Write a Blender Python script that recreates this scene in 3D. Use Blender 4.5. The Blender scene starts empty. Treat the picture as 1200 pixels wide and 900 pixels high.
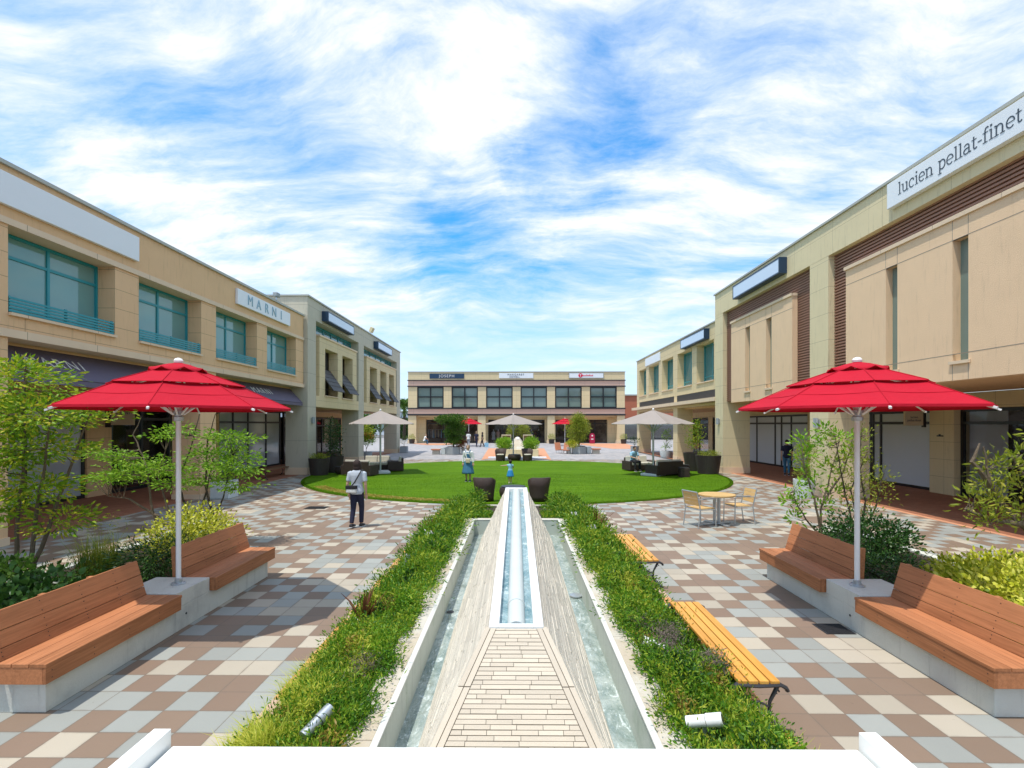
import bpy, bmesh, math, random
import numpy as np
from mathutils import Vector, Matrix
random.seed(7); RNG = np.random.default_rng(11)
R = math.radians; PI = math.pi
S = bpy.context.scene; COL = S.collection

# ------------------------------------------------------------------ camera, sky, sun, exposure
CAM_H = 2.41
cd = bpy.data.cameras.new('camera'); cam = bpy.data.objects.new('camera', cd); COL.objects.link(cam)
cam.location = (0, 0, CAM_H); cam.rotation_euler = (R(90), 0, 0.0085)
cd.sensor_width = 36; cd.lens = 17.7; cd.shift_y = 47/1200; cd.clip_start = .05; cd.clip_end = 2000
S.camera = cam
S.view_settings.view_transform = 'Standard'; S.view_settings.look = 'None'
S.view_settings.gamma = 1; S.view_settings.exposure = 0.78
SUN_D = Vector((.24, .22, -1)).normalized()
SUN_EL = math.asin(-SUN_D.z); SUN_AZ = math.atan2(-SUN_D.x, -SUN_D.y)
sl = bpy.data.lights.new('sun', 'SUN'); sl.energy = 2.4; sl.angle = R(.6); sl.color = (1, .955, .88)
so = bpy.data.objects.new('sun', sl); COL.objects.link(so); so.location = (-8, -8, 30)
so.rotation_euler = SUN_D.to_track_quat('-Z', 'Y').to_euler()

class G:
    """small node helper"""
    def __init__(s, tree): s.t = tree; s.N = tree.nodes; s.L = tree.links
    def n(s, typ, ins=None, **pr):
        x = s.N.new(typ)
        for k, v in pr.items(): setattr(x, k, v)
        for k, v in (ins or {}).items(): s.set(x.inputs[k], v)
        return x
    def set(s, sock, v):
        if isinstance(v, bpy.types.NodeSocket): s.L.new(v, sock)
        elif v is not None: sock.default_value = v
    def m(s, op, a, b=None, c=None, clamp=False):
        x = s.N.new('ShaderNodeMath'); x.operation = op; x.use_clamp = clamp
        for i, v in enumerate((a, b, c)):
            if v is not None: s.set(x.inputs[i], v)
        return x.outputs[0]
    def v(s, op, a, b=None):
        x = s.N.new('ShaderNodeVectorMath'); x.operation = op
        s.set(x.inputs[0], a)
        if b is not None: s.set(x.inputs[1], b)
        return x.outputs['Value'] if op in ('DOT_PRODUCT', 'LENGTH') else x.outputs[0]
    def sep(s, a): x = s.n('ShaderNodeSeparateXYZ', {0: a}); return x.outputs
    def com(s, a, b, c): return s.n('ShaderNodeCombineXYZ', {0: a, 1: b, 2: c}).outputs[0]
    def noise(s, vec, scale, detail=4, rough=.55, dist=0, out=0):
        return s.n('ShaderNodeTexNoise', {'Vector': vec, 'Scale': scale, 'Detail': detail, 'Roughness': rough, 'Distortion': dist}).outputs[out]
    def ramp(s, f, stops, interp='LINEAR'):
        x = s.N.new('ShaderNodeValToRGB'); x.color_ramp.interpolation = interp
        e = x.color_ramp.elements
        while len(e) < len(stops): e.new(.5)
        for i, (p, c) in enumerate(stops):
            e[i].position = p; e[i].color = (*c, 1) if not isinstance(c, float) else (c, c, c, 1)
        s.set(x.inputs[0], f); return x.outputs[0]
    def mix(s, f, a, b, mode='MIX'):
        x = s.N.new('ShaderNodeMix'); x.data_type = 'RGBA'; x.blend_type = mode
        s.set(x.inputs[0], f)
        for i, v in ((6, a), (7, b)):
            s.set(x.inputs[i], (*v, 1) if isinstance(v, tuple) and len(v) == 3 else v)
        return x.outputs[2]
    def mr(s, v, a, b, c=0., d=1.):
        return s.n('ShaderNodeMapRange', {0: v, 1: a, 2: b, 3: c, 4: d}, interpolation_type='SMOOTHSTEP').outputs[0]

w = bpy.data.worlds.new('World'); S.world = w; w.use_nodes = True
g = G(w.node_tree); g.N.clear()
sky = g.n('ShaderNodeTexSky', sky_type='NISHITA', sun_disc=False, sun_elevation=SUN_EL, sun_rotation=SUN_AZ, altitude=20, air_density=1.0, dust_density=.4, ozone_density=2.5)
d = g.v('NORMALIZE', g.n('ShaderNodeTexCoord').outputs['Generated'])
x, y, z = g.sep(d)
zz = g.m('ADD', g.m('MAXIMUM', z, 0.), .34)
px, py = g.m('DIVIDE', x, zz), g.m('DIVIDE', y, zz)
P2 = g.com(px, py, 0.)
def wp(v, sc, amt, det=4.):
    wv = g.v('SUBTRACT', g.n('ShaderNodeTexNoise', {'Vector': v, 'Scale': sc, 'Detail': det}).outputs['Color'], (.5, .5, .5))
    return g.v('ADD', v, g.v('MULTIPLY', wv, (amt, amt, 0.)))
Pw = wp(wp(P2, 1.0, .55, 2.), 5., .07, 5.)
def layer(rotd, sc, loc, scale, det, rg):
    v = g.n('ShaderNodeMapping', {'Vector': Pw, 'Rotation': (0, 0, R(rotd)), 'Scale': sc, 'Location': loc}).outputs[0]
    return g.noise(v, scale, det, rg)
n1 = layer(30, (.6, 1.2, 1), (1.2, .4, 0), 2.3, 12, .58)      # broad banks
n2 = layer(-14, (.6, 1.8, 1), (3.1, 1.7, 0), 4.2, 12, .62)   # drawn-out wisps
n3 = layer(48, (.6, 1.7, 1), (.3, 5.1, 0), 11., 10, .70)      # fine combed fibres
cl = g.m('ADD', g.m('ADD', g.m('MULTIPLY', n1, 1.25), g.m('MULTIPLY', n2, .95)), g.m('MULTIPLY', n3, .50)); cl = g.m('SUBTRACT', cl, .83)
def pdir(X, Y): return Vector(((X-605)/590, 1, (497-Y)/590)).normalized()
dw = g.v('NORMALIZE', g.v('ADD', d, g.v('MULTIPLY', g.v('SUBTRACT', g.n('ShaderNodeTexNoise', {'Vector': g.com(px, py, 0.), 'Scale': 3.4, 'Detail': 8., 'Roughness': .65}).outputs['Color'], (.5, .5, .5)), (.34, .2, .26))))
for (X, Y, rad, k) in ((672, 165, .07, .19), (655, 205, .05, .08), (560, 300, .065, .14), (505, 285, .05, .07), (640, 70, .07, .03), (790, 120, .08, .06), (225, 75, .09, .10), (150, 60, .12, .06), (330, 130, .08, .05), (420, 265, .10, .04), (480, 20, .1, .02), (1010, 95, .10, .035), (900, 150, .1, .03), (740, 400, .14, .03), (60, 330, .1, .02), (600, 140, .1, .02),
                       (300, 20, .12, -.05), (100, 190, .16, -.07), (400, 190, .15, -.05), (830, 290, .18, -.06), (1010, 50, .15, -.16), (1140, 30, .12, -.1), (60, 20, .12, -.06), (250, 290, .16, -.05), (480, 90, .10, -.05), (440, 380, .14, -.04), (1130, 90, .12, -.05), (600, 200, .05, -.06), (600, 90, .06, -.04), (700, 250, .05, -.03)):
    c = pdir(X, Y)
    cl = g.m('SUBTRACT', cl, g.m('MULTIPLY', g.mr(g.v('DOT_PRODUCT', dw, (c.x, c.y, c.z)), math.cos(rad*2.2), 1.), k))
hzf = g.m('MULTIPLY', g.mr(z, .04, .30, 1., 0.), .72)
cl = g.m('ADD', g.m('MULTIPLY', cl, g.m('SUBTRACT', 1., hzf)), g.m('MULTIPLY', hzf, .47))
mask = g.mr(cl, .10, .84)
tint = g.mix(1., sky.outputs[0], (.22, 1.05, 1.55), 'MULTIPLY')
blue = g.mix(.15, tint, (1.6, 4.2, 7.0))
blue = g.mix(g.m('MULTIPLY', g.mr(z, .0, .34, 1., 0.), .8), blue, (4.3, 5.5, 6.45))
cloudc = g.mix(g.mr(cl, .45, .85), (5.5, 6.1, 6.8), (6.9, 6.8, 6.75))
colr = g.mix(g.m('MULTIPLY', mask, .96), blue, cloudc)
bg = g.n('ShaderNodeBackground', {'Color': colr, 'Strength': .1})
g.L.new(bg.outputs[0], g.n('ShaderNodeOutputWorld').inputs[0])

# ------------------------------------------------------------------ materials
def mat(name, col=(.5, .5, .5), rough=.6, var=.10, vs=3., bump=0., bs=60., metal=0., spec=.5, grid=None, gcol=.45, alt=None, altf=(.5, .6), streak=0., transl=0., coat=0., island=0.):
    m = bpy.data.materials.new(name); m.use_nodes = True
    g = G(m.node_tree); b = g.N['Principled BSDF']
    tc = g.n('ShaderNodeTexCoord').outputs['Object']
    f = g.noise(tc, vs, 5, .6)
    k = g.m('ADD', 1.-var, g.m('MULTIPLY', f, 2*var))
    base = (*col, 1)
    if alt: base = g.mix(g.mr(g.noise(tc, vs*.7, 6, .65), *altf), tuple(col), tuple(alt))
    c = g.mix(1., base, g.com(k, k, k), 'MULTIPLY')
    if island:
        r = g.n('ShaderNodeNewGeometry').outputs['Random Per Island']
        kk = g.m('ADD', 1-island, g.m('MULTIPLY', r, 2*island)); c = g.mix(1., c, g.com(kk, kk, kk), 'MULTIPLY')
    if streak:
        s3 = g.n('ShaderNodeMapping', {'Vector': tc, 'Scale': (3.5, 3.5, .35)}).outputs[0]
        q = g.mr(g.noise(s3, 3., 6, .7), .52, .75, 1., 1.-streak); c = g.mix(1., c, g.com(q, q, q), 'MULTIPLY')
    hgt = None
    if grid:
        xx, yy, zz = g.sep(tc)
        def line(v, p, wd):
            fr = g.m('FRACT', g.m('DIVIDE', v, p)); e = g.m('MINIMUM', fr, g.m('SUBTRACT', 1., fr))
            return g.m('LESS_THAN', e, wd/p/2)
        gu, gv, wd = grid
        nrm = g.sep(g.n('ShaderNodeNewGeometry').outputs['Normal'])
        ax = g.m('ABSOLUTE', nrm[0]); ax = g.m('GREATER_THAN', ax, .5)
        u = g.m('ADD', g.m('MULTIPLY', ax, yy), g.m('MULTIPLY', g.m('SUBTRACT', 1., ax), xx))
        ln = g.m('MAXIMUM', line(u, gu, wd), line(zz, gv, wd))
        ln = g.m('MULTIPLY', ln, g.m('LESS_THAN', g.m('ABSOLUTE', nrm[2]), .5))
        c = g.mix(ln, c, g.mix(1., c, (gcol, gcol, gcol), 'MULTIPLY')); hgt = g.m('MULTIPLY', ln, -1.)
    g.set(b.inputs['Base Color'], c)
    b.inputs['Roughness'].default_value = rough; b.inputs['Metallic'].default_value = metal
    b.inputs['Specular IOR Level'].default_value = spec
    if coat: b.inputs['Coat Weight'].default_value = coat
    if bump:
        bp = g.n('ShaderNodeBump', {'Height': g.noise(tc, bs, 4, .7), 'Strength': bump, 'Distance': .02})
        g.L.new(bp.outputs[0], b.inputs['Normal'])
    if transl:
        t = g.n('ShaderNodeBsdfTranslucent', {'Color': c})
        mx = g.n('ShaderNodeMixShader', {0: transl}); g.L.new(b.outputs[0], mx.inputs[1]); g.L.new(t.outputs[0], mx.inputs[2])
        g.L.new(mx.outputs[0], g.N['Material Output'].inputs[0])
    return m

M = {}
M['beige'] = mat('beige_wall', (.76, .50, .275), .85, .08, 1.3, .35, 90, grid=(1.73, .485, .012), gcol=.5, streak=.20)
M['beigeplain'] = mat('beige_render', (.76, .495, .265), .85, .08, 1.3, .5, 70, streak=.20)
M['ledge'] = mat('pale_ledge', (.74, .57, .39), .8, .08, 2, .2, 60, grid=(1.73, 50., .012), gcol=.4)
M['greywall'] = mat('grey_wall', (.53, .49, .38), .85, .07, 1., .25, 70, grid=(2.4, 1.62, .014), gcol=.55, streak=.26)
M['cream'] = mat('cream_wall', (.70, .565, .33), .85, .07, 1.2, .3, 80, grid=(1.7, .60, .012), gcol=.55, streak=.20)
M['yellowwall'] = mat('pale_yellow_wall', (.72, .61, .375), .85, .07, 1., .25, 80, grid=(2.2, .86, .012), gcol=.6, streak=.22)
M['peach'] = mat('ribbed_peach_panel', (.82, .58, .36), .9, .08, 1.2, .6, 55, streak=.14)
M['pink'] = mat('pink_band', (.64, .42, .32), .8, .06, 1., .2, 60, grid=(4.3, 50., .03), gcol=.7)
M['dark'] = mat('dark_metal', (.022, .022, .026), .45, .1, 4)
M['brownlouvre'] = mat('brown_louvre', (.30, .155, .10), .6, .08, 2)
M['greylouvre'] = mat('grey_louvre', (.07, .065, .06), .6, .08, 2)
M['cap'] = mat('roof_cap', (.42, .42, .36), .5, .06, 2, metal=.2)
M['roofing'] = mat('roofing', (.30, .30, .29), .9, .1, 1)
M['teal'] = mat('teal_metal', (.010, .27, .31), .35, .08, 3)
M['blackframe'] = mat('black_frame', (.012, .012, .013), .35, .1, 3)
M['whitepanel'] = mat('white_paper_blind', (.62, .66, .70), .7, .04, .8)
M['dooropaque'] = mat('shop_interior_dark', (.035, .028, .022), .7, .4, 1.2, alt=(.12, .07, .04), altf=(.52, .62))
M['awning'] = mat('purple_grey_awning', (.135, .115, .165), .8, .08, 2, .2, 150)
M['signwhite'] = mat('white_sign_face', (.78, .81, .82), .35, .03, 1.)
M['signskytint'] = mat('white_sign_face_sky_tint', (.60, .72, .88), .18, .04, 1.)  # white face; the blue of the reflected sky is put into its colour
M['navy'] = mat('navy_sign_face', (.012, .04, .085), .4, .1, 1)
M['shopinsidelit'] = mat('shop_interior_lit_tone', (.14, .085, .05), .7, .4, 1.0, alt=(.34, .24, .15), altf=(.5, .62))  # lighter warm colour stands in for shop lighting, no lamps inside
M['ink'] = mat('dark_lettering', (.045, .065, .085), .5, .0)
M['steelblue'] = mat('steel_blue_lettering', (.25, .42, .50), .4, .1)
M['white'] = mat('white_paint', (.80, .80, .77), .5, .03, 2)
M['whitegloss'] = mat('white_coated_top', (.86, .86, .82), .35, .02, 1.5)
M['redpaint'] = mat('red_logo', (.70, .01, .06), .5, .05)
M['red'] = mat('red_canvas', (.60, .014, .035), .85, .14, 2.5, .5, 11, transl=.25, spec=.2)
M['taupe'] = mat('taupe_canvas', (.40, .345, .305), .85, .10, 2., .4, 9, transl=.18)
M['polewhite'] = mat('white_enamel_pole', (.82, .82, .80), .35, .04, 3)
M['alu'] = mat('aluminium', (.50, .53, .55), .35, .05, 4, metal=.65)
M['iron'] = mat('black_cast_iron', (.03, .03, .033), .45, .2, 20, .2, 60)
M['concrete'] = mat('pale_concrete', (.60, .60, .54), .85, .10, 2.2, .35, 45, streak=.22, alt=(.46, .46, .42), altf=(.5, .75))
M['coping'] = mat('cream_stone_coping', (.50, .42, .31), .8, .12, 2.5, .3, 40, alt=(.55, .51, .43), altf=(.4, .6))
M['stonewhite'] = mat('white_stone_rim', (.62,.61,.55), .6, .08, 3, .15, 40, alt=(.55, .56, .50), altf=(.5, .8))
M['stonewall'] = mat('pool_wall', (.50, .54, .48), .6, .14, 3, .2, 30, streak=.25, alt=(.38, .44, .36), altf=(.5, .7))
M['strip'] = mat('split_travertine', (.66, .60, .50), .85, .16, 6, .6, 80, island=.14)
M['deckstone'] = mat('travertine_slips', (.56, .48, .375), .75, .08, 5, .3, 60, island=.09)
M['gap'] = mat('dark_joint', (.10,.085,.07), .9, .1)
M['joint'] = mat('sandy_joint', (.30, .26, .21), .95, .2, 20)
M['wicker'] = mat('dark_brown_wicker', (.045, .026, .020), .55, .25, 40, .8, 130)
M['cushion'] = mat('cream_cushion', (.58, .54, .44), .9, .06, 3, .2, 80)
M['pot'] = mat('dark_slatted_pot', (.055, .042, .036), .6, .2, 14, .4, 40)
M['greypot'] = mat('grey_planter', (.33, .36, .37), .7, .10, 4, .2, 40)
M['palepot'] = mat('pale_planter', (.60, .64, .62), .7, .06, 4, .2, 40)
M['soil'] = mat('soil', (.05, .035, .022), 1., .4, 12, .8, 60)
M['terracotta'] = mat('terracotta', (.50, .20, .11), .7, .1, 4)
M['skin'] = mat('skin', (.52, .31, .21), .55, .05, 6)
M['hairdark'] = mat('dark_hair', (.030, .014, .010), .75, .2, 40, .5, 150)
M['hairbrown'] = mat('light_brown_hair', (.30, .20, .12), .6, .15, 30, .5, 150)
M['tee'] = mat('pale_grey_cotton', (.46, .50, .56), .9, .06, 8, .3, 20)
M['navytrouser'] = mat('navy_cloth', (.012, .014, .040), .85, .2, 8, .3, 25)
M['denim'] = mat('denim_blue', (.045, .16, .27), .85, .2, 8, .3, 40)
M['lightblue'] = mat('light_blue_cloth', (.30, .55, .72), .85, .1, 8, .3, 30)
M['skirtblue'] = mat('bright_blue_cloth', (.02, .22, .50), .8, .15, 8, .3, 25)
M['blackcloth'] = mat('black_cloth', (.012, .012, .015), .8, .2, 8)
M['whitecloth'] = mat('white_cloth', (.72, .72, .70), .85, .06, 8, .3, 25)
M['beigebag'] = mat('beige_canvas', (.60, .50, .34), .85, .08, 8)
M['shoe'] = mat('dark_shoe', (.02, .02, .025), .5, .1)
M['barkpale'] = mat('grey_brown_bark', (.16, .12, .075), .9, .3, 12, .8, 50)
M['barkdark'] = mat('dark_bark', (.075, .055, .035), .9, .3, 12, .8, 50)
M['redbrickwall'] = mat('red_brick_wall', (.42, .13, .07), .85, .1, 2, .3, 60)
M['kerbstone'] = mat('kerb_stone', (.50, .47, .40), .85, .12, 3, .3, 50)

def wood(name, c1, c2, rough=.5, axis=1, grain=1.):
    m = bpy.data.materials.new(name); m.use_nodes = True; g = G(m.node_tree); b = g.N['Principled BSDF']
    tc = g.n('ShaderNodeTexCoord').outputs['Object']
    sc = [26, 26, 26]; sc[axis] = 1.1
    mp = g.n('ShaderNodeMapping', {'Vector': tc, 'Scale': tuple(sc)}).outputs[0]
    f = g.noise(mp, 1.6*grain, 6, .65, .4)
    isl = g.n('ShaderNodeNewGeometry').outputs['Random Per Island']
    f = g.m('ADD', f, g.m('MULTIPLY', g.m('SUBTRACT', isl, .5), .42))
    c = g.ramp(f, [(.3, c1), (.7, c2)])
    big = g.noise(tc, 1.7, 5, .6); k = g.m('ADD', .86, g.m('MULTIPLY', big, .28))
    c = g.mix(1., c, g.com(k, k, k), 'MULTIPLY')
    g.set(b.inputs['Base Color'], c); b.inputs['Roughness'].default_value = rough
    b.inputs['Specular IOR Level'].default_value = .35
    bp = g.n('ShaderNodeBump', {'Height': f, 'Strength': .25, 'Distance': .004}); g.L.new(bp.outputs[0], b.inputs['Normal'])
    return m
M['redwood'] = wood('red_brown_decking', (.30, .115, .045), (.50, .20, .085), .6)
M['yellowwood'] = wood('honey_slats', (.56, .25, .04), (.74, .37, .07), .4)
M['tablewood'] = wood('pale_slats', (.56, .34, .12), (.70, .46, .19), .45, 0)
M['brownwood'] = wood('dark_bench_wood', (.16, .085, .04), (.26, .14, .07), .6)

def glass(name, tint, refl_rough=.03, alpha=.0, stripes=False):
    """window glass: a dim tinted face, optionally partly see-through, with a clear reflection"""
    m = bpy.data.materials.new(name); m.use_nodes = True; g = G(m.node_tree); b = g.N['Principled BSDF']
    tc = g.n('ShaderNodeTexCoord').outputs['Object']
    f = g.noise(tc, .7, 3, .5); k = g.m('ADD', .8, g.m('MULTIPLY', f, .4))
    g.set(b.inputs['Base Color'], g.mix(1., (*tint, 1), g.com(k, k, k), 'MULTIPLY'))
    b.inputs['Roughness'].default_value = refl_rough; b.inputs['Specular IOR Level'].default_value = .9
    b.inputs['Alpha'].default_value = 1-alpha
    return m
M['blindglass'] = glass('blind_behind_glass', (.15, .33, .31), .04)
M['greyblind'] = glass('grey_blind_behind_glass', (.17, .24, .21), .06)
M['darkglass'] = glass('dark_shop_glass', (.015, .016, .016), .03, .45)
M['shopglass'] = glass('clear_shop_glass', (.02, .02, .02), .02, .8)
M['tealglass'] = glass('teal_glass', (.03, .20, .22), .05)
M['whiteglass'] = glass('white_blind_glass', (.46, .50, .54), .08)

def tiles():
    m = bpy.data.materials.new('checker_paving'); m.use_nodes = True; g = G(m.node_tree); b = g.N['Principled BSDF']
    x, y, z = g.sep(g.n('ShaderNodeTexCoord').outputs['Object'])
    X = g.m('DIVIDE', g.m('SUBTRACT', x, .034), .3); Y = g.m('DIVIDE', g.m('SUBTRACT', y, .009), .3)
    fx, fy = g.m('FLOOR', X), g.m('FLOOR', Y)
    wn = g.n('ShaderNodeTexWhiteNoise', {'Vector': g.com(fx, fy, 3.3)}, noise_dimensions='3D')
    wn2 = g.n('ShaderNodeTexWhiteNoise', {'Vector': g.com(fx, fy, 9.1)}, noise_dimensions='3D')
    # two tiles out of four follow a loose weave so equal colours seldom pile up
    par = g.m('MODULO', g.m('ADD', g.m('ADD', fx, fy), 400.), 2.)
    thr = g.m('ADD', .18, g.m('MULTIPLY', par, .62))
    isb = g.m('LESS_THAN', wn.outputs[0], thr)
    wn3 = g.n('ShaderNodeTexWhiteNoise', {'Vector': g.com(fx, fy, 17.7)}, noise_dimensions='3D')
    lt = g.mix(g.m('GREATER_THAN', wn3.outputs[0], .60), (.315, .322, .292), (.44, .385, .30))
    br_ = g.mix(g.m('GREATER_THAN', wn2.outputs[0], .6), (.240, .168, .118), (.222, .153, .108))
    c = g.mix(isb, lt, br_)
    k = g.m('ADD', .90, g.m('MULTIPLY', wn2.outputs[0], .20)); c = g.mix(1., c, g.com(k, k, k), 'MULTIPLY')
    tc = g.com(x, y, z)
    st = g.m('ADD', .90, g.m('MULTIPLY', g.noise(tc, .8, 6, .65), .2)); c = g.mix(1., c, g.com(st, st, st), 'MULTIPLY')
    fi = g.m('ADD', .94, g.m('MULTIPLY', g.noise(tc, 120., 2, .6), .12)); c = g.mix(1., c, g.com(fi, fi, fi), 'MULTIPLY')
    dirt = g.mr(g.noise(tc, 2.3, 8, .75), .62, .78, 0., .28); c = g.mix(dirt, c, (.20, .16, .12))
    def ed(v): f = g.m('FRACT', v); return g.m('MINIMUM', f, g.m('SUBTRACT', 1., f))
    e = g.m('MINIMUM', ed(X), ed(Y)); ln = g.m('LESS_THAN', e, .012)
    grime = g.m('MULTIPLY', g.mr(e, .0, .10, 1., 0.), g.mr(g.noise(tc, 5., 5, .7), .40, .62, 0., .30))
    c = g.mix(grime, c, (.17, .13, .10)); c = g.mix(g.mr(g.noise(tc, 17., 3, .5), .71, .74, 0., .35), c, (.12, .10, .08))
    c = g.mix(g.m('MULTIPLY', ln, .8), c, (.15, .12, .09))
    g.set(b.inputs['Base Color'], c); b.inputs['Roughness'].default_value = .62; b.inputs['Specular IOR Level'].default_value = .35
    bp = g.n('ShaderNodeBump', {'Height': g.m('ADD', g.m('MULTIPLY', ln, -1.), g.m('MULTIPLY', g.noise(tc, 200., 2), .15)), 'Strength': .3, 'Distance': .004})
    g.L.new(bp.outputs[0], b.inputs['Normal']); return m
M['tiles'] = tiles()

def bricks(name, c1, c2, mort, w, h, rough=.8):
    m = bpy.data.materials.new(name); m.use_nodes = True; g = G(m.node_tree); b = g.N['Principled BSDF']
    tc = g.n('ShaderNodeTexCoord').outputs['Object']
    mp = g.n('ShaderNodeMapping', {'Vector': tc, 'Rotation': (0, 0, 0)}).outputs[0]
    br = g.n('ShaderNodeTexBrick', {'Vector': mp, 'Color1': (*c1, 1), 'Color2': (*c2, 1), 'Mortar': (*mort, 1), 'Scale': 1., 'Mortar Size': .004, 'Brick Width': w, 'Row Height': h, 'Bias': 0.})
    k = g.m('ADD', .82, g.m('MULTIPLY', g.noise(tc, .9, 6, .6), .36))
    g.set(b.inputs['Base Color'], g.mix(1., br.outputs[0], g.com(k, k, k), 'MULTIPLY'))
    b.inputs['Roughness'].default_value = rough
    bp = g.n('ShaderNodeBump', {'Height': br.outputs['Fac'], 'Strength': .3, 'Distance': -.003}); g.L.new(bp.outputs[0], b.inputs['Normal'])
    return m
M['brickfloor'] = bricks('red_brick_paving', (.30, .105, .05), (.36, .15, .075), (.17, .08, .05), .21, .105)
M['brickedge'] = bricks('orange_edge_bricks', (.62, .30, .10), (.60, .42, .30), (.40, .30, .20), .23, .21)
M['farpave'] = bricks('pale_far_paving', (.42, .385, .375), (.27, .275, .285), (.34, .31, .29), .3, .3)
M['orangepave'] = bricks('orange_paving', (.62, .29, .15), (.55, .25, .14), (.45, .25, .16), .2, .1)

def blockmat(name, cols, rough=.8):
    m = bpy.data.materials.new(name); m.use_nodes = True; g = G(m.node_tree); b = g.N['Principled BSDF']
    isl = g.n('ShaderNodeNewGeometry').outputs['Random Per Island']; tc = g.n('ShaderNodeTexCoord').outputs['Object']
    c = g.ramp(isl, [(i/len(cols), c) for i, c in enumerate(cols)], 'CONSTANT'); k = g.m('ADD', .85, g.m('MULTIPLY', g.noise(tc, 6., 5, .65), .3))
    g.set(b.inputs['Base Color'], g.mix(1., c, g.com(k, k, k), 'MULTIPLY')); b.inputs['Roughness'].default_value = rough; return m
M['edgebricks'] = blockmat('orange_and_pink_bricks', [(.60, .27, .06), (.56, .38, .28), (.64, .34, .10), (.50, .36, .27), (.62, .30, .12)])
def leafmat(name, a, b_, c_, clump=2.5, tr=.35, rough=.5):
    m = bpy.data.materials.new(name); m.use_nodes = True; g = G(m.node_tree); b = g.N['Principled BSDF']
    tc = g.n('ShaderNodeTexCoord').outputs['Object']
    isl = g.n('ShaderNodeNewGeometry').outputs['Random Per Island']
    f = g.m('ADD', g.m('ADD', g.m('MULTIPLY', g.noise(tc, clump, 3, .6), .6), g.m('MULTIPLY', g.noise(tc, clump*.28, 2, .6), .45)), g.m('MULTIPLY', isl, .42)); f = g.m('SUBTRACT', f, .12)
    c = g.ramp(f, [(.32, a), (.6, b_), (.85, c_)])
    g.set(b.inputs['Base Color'], c); b.inputs['Roughness'].default_value = rough; b.inputs['Specular IOR Level'].default_value = .3
    t = g.n('ShaderNodeBsdfTranslucent', {'Color': c}); mx = g.n('ShaderNodeMixShader', {0: tr})
    g.L.new(b.outputs[0], mx.inputs[1]); g.L.new(t.outputs[0], mx.inputs[2]); g.L.new(mx.outputs[0], g.N['Material Output'].inputs[0])
    return m
M['leafyellow'] = leafmat('yellow_green_leaves', (.08, .20, .010), (.24, .38, .015), (.58, .46, .04))
M['leafbright'] = leafmat('bright_green_leaves', (.10, .27, .012), (.22, .42, .02), (.38, .55, .05))
M['leafmid'] = leafmat('mid_green_leaves', (.035, .095, .012), (.075, .17, .02), (.15, .26, .035))
M['leafdark'] = leafmat('dark_green_leaves', (.015, .05, .010), (.03, .09, .015), (.07, .15, .03), tr=.2, rough=.35)
M['leafvar'] = leafmat('variegated_leaves', (.14, .22, .01), (.55, .56, .03), (.80, .76, .16), clump=2.2, tr=.25)
M['leafolive'] = leafmat('olive_leaves', (.13, .19, .015), (.27, .34, .03), (.46, .44, .06))
M['cover'] = leafmat('ground_cover_leaves', (.020, .080, .004), (.095, .245, .010), (.36, .43, .03), clump=4.5)
M['lime'] = leafmat('lime_sedge', (.26, .36, .02), (.46, .52, .04), (.66, .64, .10), tr=.4)
M['blade'] = leafmat('green_blades', (.07, .20, .015), (.15, .32, .03), (.30, .45, .07), tr=.4)
M['bronze'] = leafmat('bronze_blades', (.09, .03, .012), (.18, .065, .03), (.22, .14, .05), tr=.3)
M['flower'] = leafmat('white_flowers', (.7, .7, .65), (.8, .8, .75), (.85, .85, .8), tr=.2)
M['orangeflower'] = leafmat('orange_flowers', (.45, .14, .01), (.6, .22, .02), (.65, .35, .05), tr=.3)
M['twig'] = mat('dead_twigs', (.16, .12, .10), .9, .2, 20)

def turf():
    m = bpy.data.materials.new('lawn_turf'); m.use_nodes = True; g = G(m.node_tree); b = g.N['Principled BSDF']
    tc = g.n('ShaderNodeTexCoord').outputs['Object']
    f = g.noise(tc, 55., 4, .7); f2 = g.noise(g.n('ShaderNodeMapping', {'Vector': tc, 'Scale': (.25, 2.4, 1)}).outputs[0], 1., 4, .6)
    f3 = g.noise(tc, .45, 4, .6); v = g.m('ADD', g.m('ADD', g.m('MULTIPLY', f, .5), g.m('MULTIPLY', f2, .3)), g.m('MULTIPLY', f3, .25)); v = g.m('SUBTRACT', v, .02)
    c = g.ramp(v, [(.32, (.038, .098, .002)), (.5, (.078, .172, .003)), (.68, (.14, .26, .007))])
    g.set(b.inputs['Base Color'], c); b.inputs['Roughness'].default_value = .9; b.inputs['Specular IOR Level'].default_value = .1
    bp = g.n('ShaderNodeBump', {'Height': f, 'Strength': .8, 'Distance': .03}); g.L.new(bp.outputs[0], b.inputs['Normal'])
    return m
M['turf'] = turf()

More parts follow.
